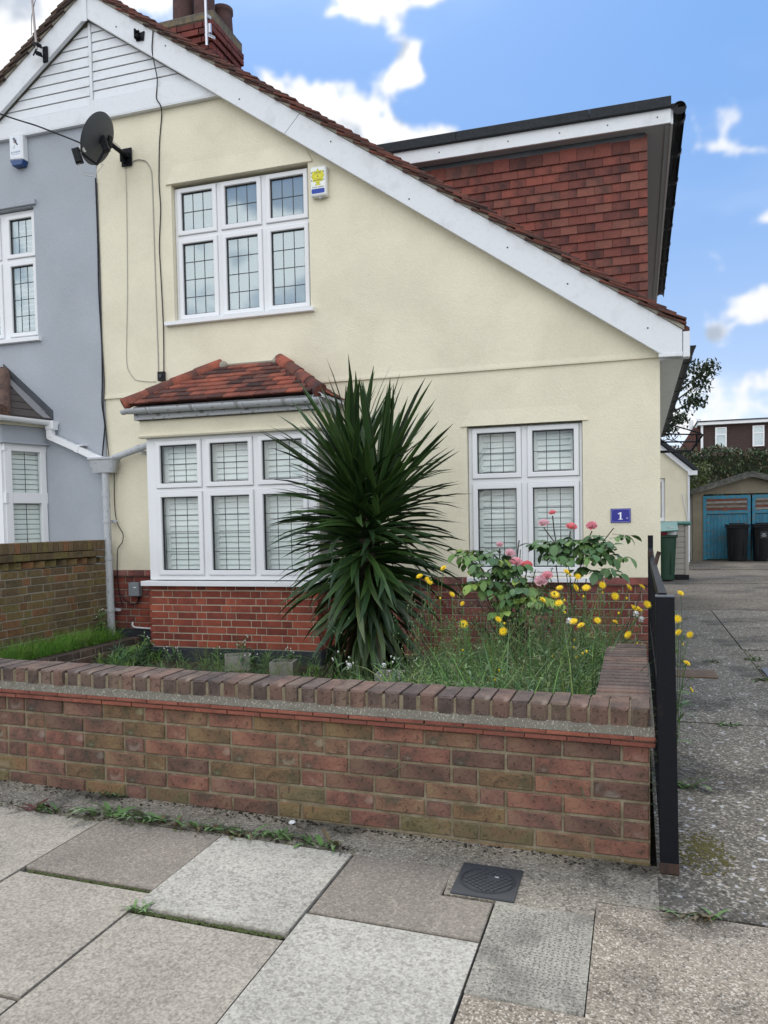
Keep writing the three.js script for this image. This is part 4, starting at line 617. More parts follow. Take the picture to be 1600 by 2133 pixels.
{
  const t = thing('yellow_alarm_box', 'white alarm box with yellow emblem and blue strip beside the upstairs window', 'alarm box', [-3.062, 4.81, 0]);
  mesh('case', new RoundedBoxGeometry(.178, .305, .07, 3, .022), std({ color: rgb(.72, .73, .70), roughness: .4 }), t, [0, 0, .035]); mesh('case_foot', box(.03, .02, .03, .01, -.158, .04, .004), M.greyPlastic, t);
  mesh('face_print', ...face(.150, .262, canvasTex(300, 524, (g, w, h) => {
    g.fillStyle = '#e9ece6'; g.fillRect(0, 0, w, h); g.fillStyle = '#1a1a14'; for (const [x, y] of [[18, 96], [w - 18, 96], [18, 250], [w - 18, 250]]) { g.beginPath(); g.moveTo(x - 12, y - 20); g.lineTo(x + 12, y); g.lineTo(x - 12, y + 20); g.fill(); }
    g.fillStyle = '#d9d232'; g.strokeStyle = '#6b6a1c'; g.lineWidth = 4; const P = (a) => { g.beginPath(); a.forEach((p, i) => (i ? g.lineTo(...p) : g.moveTo(...p))); g.closePath(); g.fill(); g.stroke(); };
    P([[150, 20], [185, 70], [270, 70], [270, 118], [292, 170], [262, 226], [262, 274], [200, 280], [178, 330], [205, 330], [205, 352], [95, 352], [95, 330], [122, 330], [100, 280], [38, 274], [38, 226], [8, 170], [30, 118], [30, 70], [115, 70]]);
    g.beginPath(); g.ellipse(150, 172, 118, 44, 0, 0, 7); g.stroke(); g.fillStyle = '#3c3b14'; g.textAlign = 'center'; g.textBaseline = 'middle'; g.font = 'bold 48px sans-serif'; g.fillText('LOCKS', 150, 98); g.font = 'bold 44px sans-serif'; g.fillText('&', 150, 172); g.font = 'bold 46px sans-serif'; g.fillText('ALARMS', 150, 250); g.font = 'bold 26px sans-serif'; g.fillText('LTD', 150, 308);
    g.fillStyle = '#23243a'; g.font = 'bold 40px sans-serif'; g.fillText('01322 436054', 150, 388); g.fillStyle = '#123a9c'; g.beginPath(); g.roundRect(8, 418, w - 16, 96, 22); g.fill();
  })), t, [-.004, .004, .0712]);
}
{
  const t = thing('bird_alarm_box', 'white alarm box with bird picture and blue base on the grey wall', 'alarm box', [-6.75, 5.68, .006]);
  mesh('case', slab2([[-.095, -.10], [.095, -.115], [.095, .165], [.07, .18], [-.07, .18], [-.095, .165]], 0, .085, null, .008), std({ color: rgb(.74, .755, .77), roughness: .4 }), t);
  mesh('blue_base', slab2([[-.094, -.103], [-.06, -.175], [.07, -.175], [.095, -.118]], .002, .088, null, .006), std({ color: rgb(.012, .055, .19), roughness: .3 }), t);
  mesh('face_print', ...face(.15, .25, canvasTex(300, 500, (g, w, h) => {
    g.fillStyle = '#dfe4ea'; g.fillRect(0, 0, w, h); g.save(); g.translate(20, 10);
    g.fillStyle = '#46566e'; g.beginPath(); g.ellipse(130, 110, 34, 62, -.45, 0, 7); g.fill(); g.beginPath(); g.arc(95, 58, 30, 0, 7); g.fill(); g.fillStyle = '#23283c'; g.beginPath(); g.moveTo(125, 80); g.lineTo(208, 205); g.lineTo(175, 215); g.lineTo(120, 140); g.fill(); g.fillStyle = '#9a7c72'; g.beginPath(); g.ellipse(100, 125, 20, 44, -.4, 0, 7); g.fill(); g.fillStyle = '#30333c'; g.beginPath(); g.moveTo(68, 52); g.lineTo(42, 48); g.lineTo(68, 64); g.fill(); g.strokeStyle = '#8f968a'; g.lineWidth = 14; g.beginPath(); g.moveTo(85, 280); g.lineTo(120, 190); g.moveTo(60, 250); g.lineTo(110, 240); g.stroke(); g.strokeStyle = '#b3bccb'; g.lineWidth = 10; g.beginPath(); g.moveTo(120, 75); g.lineTo(200, 62); g.stroke(); g.restore();
    g.fillStyle = '#1f4d82'; g.font = 'bold 54px sans-serif'; g.textAlign = 'center'; g.fillText('BLUEBIRD', 150, 390); g.font = 'bold 27px sans-serif'; g.fillStyle = '#26384e'; g.fillText('Security Systems', 150, 425);
  })), t, [-.008, .035, .0862]);
}
{
  const t = thing('grey_meter_box', 'small grey plastic meter box on the bricks beside the bay', 'meter box', [-5.412, .645, -.03]);
  mesh('case', box(.135, .155, .075, 0, 0, .038, .006), std({ color: rgb(.23, .255, .28), roughness: .5 }), t); mesh('label', box(.036, .012, .001, .018, .022, .0762), std({ color: rgb(.8, .8, .8) }), t);
  mesh('cable', [tube([[.03, -.075, .03], [.02, -.15, .03], [-.05, -.175, .03], [-.14, -.13, .035], [-.19, -.06, .04]], .006), tube([[.045, -.075, .03], [.03, -.15, .03], [-.04, -.178, .035]], .005)], M.black, t);
}
tag(mesh('white_outlet_pipe', tube([[-5.47, .27, -.01], [-5.47, .235, .0], [-5.43, .21, .005], [-5.2, .2, .005], [-4.93, .188, .005]], .011, 40), M.white, scene), 'thin white pipe bent along the foot of the brickwork', 'pipe');
{
  const t = thing('junction_box', 'small black junction box under cables on the cream wall', 'junction box', [-4.98, 2.997, 0]); mesh('case', box(.085, .098, .04, 0, 0, .021, .005), M.black, t); mesh('cap', new THREE.CylinderGeometry(.02, .02, .012, 14).rotateX(Math.PI / 2), M.darkPlastic, t, [.0, 0, .045]); mesh('lead_wire', [tube([[.01, -.05, .02], [.015, -.09, .016], [.0, -.12, .01]], .004, 12), tube([[.03, -.05, .02], [.025, -.11, .012]], .004, 8)], M.black, t);
}
// cables on the walls
const cable = (label, pts, r, mat, seg = 60) => tag(mesh('cable', tube(pts, r, seg, 6), mat, scene), label, 'cable');
cable('wavy black cable hanging from the gable down to the junction box', [[-4.885, 6.66, .124], [-4.91, 6.42, .122], [-4.89, 6.15, .07], [-4.91, 5.95, .068], [-4.86, 5.868, .069], [-4.885, 5.80, .012], [-4.925, 5.5, .01], [-4.945, 5.1, .01], [-4.935, 4.8, .01], [-4.965, 4.4, .01], [-4.955, 4.0, .01], [-4.945, 3.5, .01], [-4.955, 3.045, .012]], .0058, M.black, 120);
const wireGrey = std({ color: rgb(.36, .35, .31), roughness: .7 });
cable('pale grey cable looping from the dish bracket down to the junction box', [[-5.33, 5.40, .015], [-5.30, 5.355, .015], [-5.20, 5.37, .01], [-5.10, 5.34, .01], [-5.045, 5.25, .008], [-5.03, 5.1, .006], [-5.03, 4.2, .006], [-5.025, 3.3, .006], [-5.025, 3.05, .01]], .0055, wireGrey, 80);
cable('thin pale wire dropping straight from the dish and curling at its end', [[-5.355, 5.40, .015], [-5.365, 4.9, .006], [-5.39, 4.0, .005], [-5.43, 3.3, .005], [-5.42, 3.12, .006], [-5.33, 2.99, .008], [-5.18, 2.955, .008], [-5.06, 2.945, .008]], .0035, wireGrey, 80);
cable('pair of black cables running down the joint between the two houses', [[-5.752, 5.25, .016], [-5.75, 4.6, .016], [-5.757, 4.0, .018], [-5.745, 3.4, .014], [-5.752, 3.0, .016], [-5.765, 2.75, .018], [-5.74, 2.5, .014], [-5.77, 2.25, .02], [-5.768, 2.14, .04]], .007, M.black, 80);
cable('second dark cable beside the joint of the houses ending behind the hopper', [[-5.742, 5.2, .012], [-5.738, 4.3, .012], [-5.742, 3.5, .012], [-5.73, 3.0, .012], [-5.75, 2.7, .012], [-5.735, 2.45, .004], [-5.70, 2.15, .012], [-5.69, 2.13, .03]], .006, M.darkPlastic, 80);
cable('black cable looping out beside the grey downpipe', [[-5.63, 1.99, .02], [-5.64, 1.7, .02], [-5.635, 1.5, .02], [-5.60, 1.38, .03], [-5.535, 1.27, .03], [-5.545, 1.18, .03], [-5.62, 1.09, .02], [-5.635, .8, .02], [-5.63, .55, -.01], [-5.60, .45, -.012]], .005, M.black, 60);
cable('overhead telephone wire coming in from the left to the dish', [[-9.5, 7.3, 4.2], [-8.2, 6.60, 2.1], [-6.9, 6.03, .45], [-6.35, 5.83, .2], [-5.9, 5.63, .1], [-5.76, 5.56, .03]], .009, M.black, 60);
// ---------------------------------------------------------------- satellite dish
{
  const t = thing('satellite_dish', 'dark grey satellite dish on a wall bracket under the gable', 'satellite dish', [-5.335, 5.42, .012]);
  const c = new THREE.Vector3(-.03, .0, .42), ax = new THREE.Vector3(-.80, .42, .06).normalize(), p = []; for (let i = 0; i <= 10; i++) { const q = i / 10 * .262; p.push(new THREE.Vector2(Math.max(q, .0005), q * q * .62)); } for (let i = 10; i >= 0; i--) { const q = i / 10 * .262; p.push(new THREE.Vector2(Math.max(q, .0005), q * q * .62 - .006)); }
  const dg = new THREE.LatheGeometry(p, 48); dg.scale(1, 1, .93); const dq = new THREE.Quaternion().setFromUnitVectors(new THREE.Vector3(0, 1, 0), ax); dg.applyQuaternion(dq); dg.translate(c.x, c.y, c.z);
  mesh('reflector', dg, std({ color: rgb(.062, .068, .076), roughness: .55, side: THREE.DoubleSide }), t);
  const rim = new THREE.TorusGeometry(.262, .006, 8, 64); rim.rotateX(Math.PI / 2); rim.scale(1, 1, .93); rim.translate(0, .0425, 0); rim.applyQuaternion(dq); rim.translate(c.x, c.y, c.z); mesh('rim', rim, M.darkPlastic, t);
  mesh('mount_arm', [rod([0, 0, .03], [-.02, .03, .30], .024), rod([-.02, .03, .29], [c.x + .02, c.y - .01, c.z - .02], .022), box(.07, .17, .05, c.x + .045, c.y - .05, c.z + .0, .006, 0, .2, .35), box(.05, .12, .05, -.01, .03, .3, .006)], M.iron, t);
  mesh('wall_plate', [box(.13, .19, .02, 0, -.01, .01, .004), box(.03, .1, .08, -.02, -.03, .05, .004), box(.05, .05, .04, .02, -.0, .04)], M.iron, t);
  const l = new THREE.Vector3(-.20, -.205, .58); const foot = c.clone().add(new THREE.Vector3(-.02, -.27, .05));
  mesh('feed_arm', [rod(foot.toArray(), [l.x + .04, l.y + .03, l.z - .02], .012), rod(foot.toArray(), [c.x + .04, c.y - .12, c.z], .014)], M.iron, t);
  mesh('receiver_head', [box(.075, .15, .075, l.x, l.y, l.z, .012, .2, .3, .25)], M.black, t); mesh('feed_horn', new THREE.CylinderGeometry(.034, .03, .05, 16).rotateZ(1.2).translate(l.x + .055, l.y + .075, l.z - .02), std({ color: rgb(.65, .65, .63), roughness: .5 }), t);
  mesh('coax_loop', [tube([[l.x, l.y - .08, l.z], [l.x + .02, l.y - .17, l.z - .02], [l.x + .12, l.y - .19, l.z - .08], [l.x + .2, l.y - .06, l.z - .15], [c.x - .0, c.y - .25, c.z]], .004, 40), tube([[l.x + .02, l.y - .08, l.z], [l.x + .05, l.y - .16, l.z - .03], [l.x + .14, l.y - .15, l.z - .1], [l.x + .15, l.y - .04, l.z - .12], [c.x - .02, c.y - .22, c.z]], .0035, 40), tube([[c.x + .03, c.y + .03, c.z], [-.05, .09, .34], [.0, .05, .15], [.01, -.02, .04]], .004, 30)], std({ color: rgb(.5, .5, .48), roughness: .6 }), t);
}
// aerial mast on the left bargeboard, bracket on the right one
{
  const t = thing('aerial_mast', 'thin leaning aerial mast on a rusty bracket at the left roof edge', 'aerial', [-6.30, 6.66, .13]); const met = std({ color: rgb(.42, .36, .34), metalness: .4, roughness: .6 });
  mesh('mast', rod([-.0, -.02, .1], [-.12, 1.7, .1], .013), met, t); mesh('bracket', [box(.06, .17, .03, .03, -.03, .0, .006), bar([.0, .05, .02], [-.03, .05, .1], .012, .05), bar([.0, -.04, .02], [-.02, -.05, .1], .012, .05), box(.05, .03, .04, -.01, .03, .1), rod([-.05, -.08, .1], [.02, .02, .1], .008)], M.iron, t); mesh('loose_wire', tube([[-.02, .05, .1], [-.06, .15, .1], [-.05, .35, .1], [.03, .6, .1], [-.02, .9, .1]], .0035, 40), M.darkPlastic, t);
}
{ const t = thing('gable_bracket', 'small black metal bracket screwed to the right bargeboard near the apex', 'bracket', [-5.045, 6.61, .118]); mesh('plate', slab2([[-.045, .05], [-.055, -.06], [.04, -.065], [.05, .03], [-.01, .02], [-.02, .055]], 0, .012, null, .003), M.iron, t); mesh('hook', [box(.05, .02, .06, -.02, -.03, .035, .004), new THREE.TorusGeometry(.018, .006, 6, 12).translate(-.025, .02, .02), box(.016, .1, .05, -.045, 0, .03, .004)], M.iron, t); }

// ---------------------------------------------------------------- gate
{
  const t = thing('driveway_gate', 'black iron driveway gate standing open beside the garden wall', 'gate', [.11, hgt(.11, 4.62), 4.62]);
  const post = mesh('post', box(.067, 1.045, .067, 0, .5225, 0, .003), M.iron, t, null, [0, 0, .0125]); mesh('post_cap', box(.067, .006, .067, -.0135, 1.048, 0, .002), std({ color: rgb(.05, .056, .065), roughness: .45 }), t); mesh('rusty_foot', box(.0685, .045, .0685, 0, .023, 0, .003), M.rust, t);
  mesh('top_rail', [bar([-.02, 1.035, -.03], [-.016, 1.045, -2.2], .03, .045), bar([-.016, 1.045, -2.2], [-.022, 1.12, -2.75], .028, .04)], M.iron, t);
  mesh('bottom_rail', bar([-.02, .12, -.03], [-.02, .12, -2.75], .025, .04), M.iron, t); mesh('mid_rail', bar([-.02, .60, -.03], [-.02, .60, -2.75], .02, .03), M.iron, t);
  for (let i = 0; i < 24; i++) mesh('gate_bar', box(.014, .92, .014, -.02, .58, -.16 - i * .108), M.iron, t);
  mesh('rear_stile', box(.035, 1.16, .04, -.022, .64, -2.76, .003), M.iron, t); mesh('latch', [tube([[-.012, 1.04, -1.95], [.0, 1.08, -1.98], [.008, 1.11, -2.0], [.018, 1.135, -2.0]], .013, 12, 8), box(.03, .05, .03, -.03, 1.10, -2.4, .003)], M.rust, t);
}
// ---------------------------------------------------------------- back of the plot
function wheelieBin(label, x, z, w, d, h, body, lid, group, open) {
  const t = thing('wheelie_bin', label, 'bin', [x, .005, z], group); const g = new THREE.CylinderGeometry(.5, .41, 1, 4, 1); g.rotateY(Math.PI / 4); g.scale(w * 1.38, h * .88, d * 1.38); g.translate(0, h * .44 + .04, 0); mesh('body', g, body, t);
  mesh('rim', box(w + .04, .05, d + .04, 0, h * .9, 0, .012), body, t); mesh('ribs', [box(.02, h * .6, .012, -w * .3, h * .45, d * .45), box(.02, h * .6, .012, w * .3, h * .45, d * .45)], body, t);
  for (const s of [-1, 1]) mesh('wheel', new THREE.CylinderGeometry(.1, .1, .05, 16).rotateZ(Math.PI / 2), M.black, t, [s * w * .36, .1, -d * .42]);
  if (open) mesh('lid', box(w + .05, .03, d + .06, 0, 0, 0, .01), lid, t, [0, h * 1.08, .05], [.32, 0, .05]); else mesh('lid', [box(w + .05, .05, d + .05, 0, h * .95, 0, .015), box(w * .7, .04, d * .7, 0, h * .985, 0, .015), rod([-w * .4, h * .95, -d * .54], [w * .4, h * .95, -d * .54], .015)], lid, t); return t;
}
const binGreen = std({ color: rgb(.008, .045, .022), roughness: .5 }), binBlack = new THREE.MeshPhysicalMaterial({ color: rgb(.010, .011, .013), roughness: .55, specularIntensity: .4 }), teal = std({ color: rgb(.06, .17, .14), roughness: .5 });
{ const t = wheelieBin('green wheelie bin with its lid pushed open by rubbish', .53, -10.1, .5, .5, 1.05, binGreen, teal, null, true); mesh('red_rubbish', new THREE.SphereGeometry(.16, 12, 8).scale(1, .8, 1), std({ color: rgb(.3, .02, .03), roughness: .7 }), t, [-.06, 1.0, .05]); mesh('white_rubbish', new THREE.CylinderGeometry(.11, .1, .2, 14), std({ color: rgb(.6, .6, .6), roughness: .7 }), t, [.14, 1.03, .08]); }
wheelieBin('black wheelie bin standing before the left garage door', 2.80, -17.85, .56, .6, 1.13, binBlack, binBlack); const bin2 = wheelieBin('black wheelie bin with pale mark at the right garage door', 3.50, -17.85, .56, .6, 1.13, binBlack, binBlack);
mesh('pale_mark', ...face(.2, .2, canvasTex(128, 128, (g) => { g.fillStyle = '#14161a'; g.fillRect(0, 0, 128, 128); g.fillStyle = '#9aa0a4'; for (let i = 0; i < 5; i++) g.fillRect(38 + i * 11, 30 + (i % 2) * 8, 8, 26); g.fillRect(20, 74, 88, 8); g.fillRect(30, 88, 68, 6); }), { roughness: .6 }), bin2, [-.02, .78, .30]);
{ const t = thing('green_crate', 'dark green recycling crate at the right edge of the driveway', 'crate', [3.02, .01, -11.2]); const g = new THREE.CylinderGeometry(.5, .42, 1, 4, 1, true); g.rotateY(Math.PI / 4); g.scale(.8, .36, .6); g.translate(0, .18, 0); mesh('body', g, std({ color: rgb(.01, .06, .05), roughness: .5, side: THREE.DoubleSide }), t); mesh('rim', [box(.6, .04, .03, 0, .36, .22), box(.6, .04, .03, 0, .36, -.22), box(.03, .04, .44, .29, .36, 0), box(.03, .04, .44, -.29, .36, 0)], std({ color: rgb(.02, .12, .10), roughness: .5 }), t); mesh('base', box(.46, .02, .34, 0, .01, 0), std({ color: rgb(.01, .06, .05) }), t); }
{ const t = thing('storage_cabinet', 'beige plastic storage cabinet with green lid beside the green bin', 'cabinet', [.62, .0, -10.75]); const bg = std({ color: rgb(.36, .34, .30), roughness: .6 }); mesh('base', box(.86, .1, .66, 0, .06, 0, .008), M.black, t); for (let i = 0; i < 9; i++) mesh('panel', box(.82, .112, .6, 0, .17 + i * .116, 0, .006), bg, t); for (const s of [-1, 1]) mesh('corner_post', box(.07, 1.06, .64, s * .385, .64, 0, .006), bg, t); mesh('lid', box(.94, .09, .74, 0, 1.21, 0, .03), teal, t); }
{
  const t = thing('rear_extension', 'cream rendered single storey building with sloping roof behind the house', 'extension', [0, 0, -16]);
  mesh('wall', slab2([[-3, -.4], [1.37, -.4], [1.37, 2.68], [-1.2, 4.95], [-3, 4.95]], -3, 0, [rectPts(-.1, 1.24, .745, 2.44)]), M.cream, t); mesh('window_frame', slab2(rectPts(-.09, 1.25, .735, 2.43), -.12, -.06, [rectPts(.0, 1.34, .66, 2.34)]), M.white, t); mesh('glass_pane', new THREE.PlaneGeometry(.68, 1.02), M.glass, t, [.33, 1.84, -.09]); mesh('room_back', box(1, 1.4, .03, .33, 1.84, -.3), M.room, t); mesh('window_sill', box(.95, .05, .12, .33, 1.215, .03), M.white, t);
  mesh('roof', slab2([[-1.25, 5.06], [1.55, 2.59], [1.62, 2.66], [-1.2, 5.16]], -3.1, .16), M.felt, t); mesh('barge_board', slab2([[-1.2, 4.84], [1.40, 2.53], [1.52, 2.58], [-1.2, 4.98]], .0, .09), M.whiteTrim, t); mesh('eaves_box', box(.24, .12, .3, 1.46, 2.55, .02, .004), M.whiteTrim, t); mesh('gutter', gutter([1.63, 2.64, .14], [1.63, 2.64, -3], .06), M.black, t); mesh('waste_pipe', rod([1.36, 0.1, .05], [1.36, 2.5, .05], .03), M.whiteTrim, t); mesh('hose', tube([[1.2, 2.0, .03], [1.33, 1.3, .05], [1.30, .75, .06], [1.22, .45, .08], [1.1, .55, .06]], .012, 30), M.whiteTrim, t);
}
{
  const t = thing('iron_basket_bracket', 'black scrolled iron basket frame fixed high on the side of the house', 'bracket', [.205, 2.52, -7.4]), q = (p, r = .012) => rod(p[0], p[1], r);
  mesh('frame', [q([[0, .0, 0], [.72, .0, 0]]), q([[0, .17, 0], [.86, .14, 0]], .015), q([[0, .32, 0], [.9, .26, 0]], .013), q([[.72, 0, 0], [.9, .26, 0]], .018), q([[.12, .55, 0], [.88, .28, 0]], .012), q([[0, .0, 0], [0, .6, 0]], .015), q([[.8, .06, 0], [.8, .28, 0]], .02), q([[0, 0, -.3], [.72, 0, -.3]]), q([[.72, 0, -.3], [.9, .26, -.3]]), q([[.9, .26, 0], [.9, .26, -.3]])], M.iron, t);
  mesh('scroll', [tube([[.05, .5, 0], [.25, .52, 0], [.42, .42, 0], [.5, .28, 0], [.4, .18, 0], [.3, .24, 0], [.36, .32, 0]], .008, 40), tube([[.1, .1, 0], [.3, .2, 0], [.5, .16, 0], [.62, .05, 0]], .008, 30)], M.iron, t);
}
{
  const z = -18.4, t = thing('garage', 'old concrete garage with flaking blue double doors and mossy roof', 'garage', [3.25, 0, z]), r = rng(121);
  const conc = std({ map: texture(256, 2, (u, v) => { const n = tnoise(u, v, 8, 6, 601); return [.15 + .10 * n, .13 + .09 * n, .095 + .07 * n]; }), roughness: .95 }), rough = std({ map: texture(256, 1.2, (u, v) => tri([.045, .047, .04], [.09, .09, .078], [.18, .18, .165], tnoise(u, v, 12, 6, 603))), roughness: 1, bumpMap: bumpCoarse, bumpScale: .03 });
  mesh('wall', [box(.3, 2.15, 5, -1.48, 1.07, -2.5), box(.3, 2.15, 5, 1.48, 1.07, -2.5), box(3.2, 2.1, .2, 0, 1.05, -5)], conc, t);
  mesh('gable_panel', slab2([[-1.45, 2.02], [1.45, 2.02], [1.45, 2.08], [0, 2.52], [-1.45, 2.08]], -.12, -.02), conc, t);
  const roofP = (s) => { const p = [[0, 2.50], [s * 1.68, 2.02], [s * 1.70, 2.16], [0, 2.66]]; if (s > 0) p.reverse(); return p; }; for (const s of [-1, 1]) { mesh('roof_sheet', slab2(roofP(s), -5.2, .22), rough, t); for (let i = 0; i < 10; i++) { const u = .12 + i * .16; mesh('roof_ridge', rod([s * u, 2.665 - u * .294, -5.15], [s * u, 2.665 - u * .294, .21], .028, .028, 6), rough, t); } }
  const blues = [0, 1, 2, 3].map((i) => std({ map: texture(128, .7, (u, v) => { const n = tnoise(u, v, 9, 5, 610 + i), f = sstep(.63, .7, tnoise(u, v, 14, 4, 620 + i)); return [mix(.015 + .025 * n, .13, f), mix(.13 + .08 * n, .13, f), mix(.21 + .1 * n, .11, f)]; }), color: rgb(1 - i * .07, 1 - i * .06, 1 - i * .05), roughness: .75 }));
  const woods = [[.10, .07, .05], [.18, .16, .14], [.14, .05, .035], [.22, .21, .19]].map((c, i) => std({ map: texture(64, .6, (u, v) => { const n = tnoise(u, v, 8, 4, 640 + i); return c.map((q) => q * (.6 + .8 * n)); }), roughness: .95 }));
  for (const s of [-1, 1]) {
    const d = part('door', t), x0 = s < 0 ? -1.34 : .02, x1 = x0 + 1.32;
    mesh('door_frame', [box(.09, 1.94, .07, x0 + .045, 1.0, .0), box(.09, 1.94, .07, x1 - .045, 1.0, .0), box(1.14, .1, .07, (x0 + x1) / 2, 1.92, .0), box(1.14, .1, .07, (x0 + x1) / 2, 1.47, 0)], blues[0], d);
    for (let i = 0; i < 11; i++) mesh('plank', box(.1, 1.34, .03, x0 + .145 + i * .103, .73, -.005, .003), pick(blues, r), d); for (let i = 0; i < 5; i++) mesh('board', box(1.14, .066, .03, (x0 + x1) / 2, 1.56 + i * .07, .012, .004), woods[(i * 3 + (s > 0 ? 1 : 0) + 2) % 4], d, null, [0, 0, (r() - .5) * .012]);
    mesh('inner_board', box(1.2, 1.8, .01, (x0 + x1) / 2, 1.0, -.04), M.gasket, d);
  }
  mesh('lean_post', box(.12, 2.1, .12, -1.78, 1.05, -.3, .01, 0, 0, .04), conc, t);
}
{
  const t = thing('far_house', 'distant dark tile hung dormer house with white trim above the hedge', 'house', [7.5, 0, -40]), dk = std({ map: texture(256, 2, (u, v) => { const n = tnoise(u, v, 30, 3, 651), l = (v * 20) % 1 < .18 ? .5 : 1; return [(.045 + .03 * n) * l, (.026 + .02 * n) * l, (.024 + .018 * n) * l]; }), roughness: .9 });
  mesh('wall', box(8.2, 3.0, 6, 0, 4.9, -3.1), dk, t); mesh('lower_wall', box(8.6, 4.6, 6.6, 0, 1.9, -3.2), M.cream, t); mesh('fascia', box(8.6, .16, 6.5, 0, 6.45, -3.0), M.white, t); mesh('flat_roof', box(8.7, .06, 6.6, 0, 6.56, -3.0), M.felt, t); mesh('corner_board', box(.12, 3, .1, -4.07, 4.9, .0), M.white, t);
  for (const x of [-3.1, -1.22]) { const w = part('window', t); mesh('window_frame', slab2(rectPts(x - .29, 5.1, x + .29, 6.22), -.08, .03, [rectPts(x - .22, 5.17, x + .22, 5.78), rectPts(x - .22, 5.86, x + .22, 6.15)]), M.white, w); mesh('glass_pane', new THREE.PlaneGeometry(.5, 1.05), M.coated, w, [x, 5.66, -.03]); }
  mesh('side_roof', slab2([[-5.6, 4.6], [-4.1, 4.6], [-4.1, 6.3], [-4.5, 6.3]], -5, -.3), FAM.roofTile[1], t); mesh('chimney_pot', [rod([-4.5, 6.3, -2], [-4.5, 6.9, -2], .12), rod([-4.1, 6.4, -2], [-4.1, 6.95, -2], .12)], M.white, t);
}
// ---------------------------------------------------------------- leaves
// a tapering, keeled leaf that leaves the origin along +z at elevation e and bows down by b
function blade(len, w, e, b, seg = 6, keel = .25, prof = (t) => Math.pow(Math.sin(Math.PI * Math.min(1, .12 + t * .88)), .6) * (1 - t * t * .35) * (t > .985 ? 0 : 1)) {
  const P = [], UV = [], I = []; let y = 0, z = 0; for (let i = 0; i <= seg; i++) { const t = i / seg, a = e - b * Math.pow(t, 1.4); if (i) { z += Math.cos(a) * len / seg; y += Math.sin(a) * len / seg; } const h = w / 2 * (i === seg ? .02 : prof(t)), k = h * keel, ny = Math.cos(a), nz = -Math.sin(a); P.push(-h, y + k * ny, z + k * nz, 0, y, z, h, y + k * ny, z + k * nz); UV.push(0, t, .5, t, 1, t); if (i) { const o = (i - 1) * 3; for (const c of [0, 1]) I.push(o + c, o + 3 + c, o + 1 + c, o + 1 + c, o + 3 + c, o + 4 + c); } }
  const g = new THREE.BufferGeometry(); g.setAttribute('position', new THREE.Float32BufferAttribute(P, 3)); g.setAttribute('uv', new THREE.Float32BufferAttribute(UV, 2)); g.setIndex(I); g.computeVertexNormals(); return g;
}
const leafMat = (c, o = {}) => new THREE.MeshPhysicalMaterial({ color: rgb(...c), roughness: .6, side: THREE.DoubleSide, ...o });
const thin = { transmission: .25, thickness: 0, roughness: .75 };
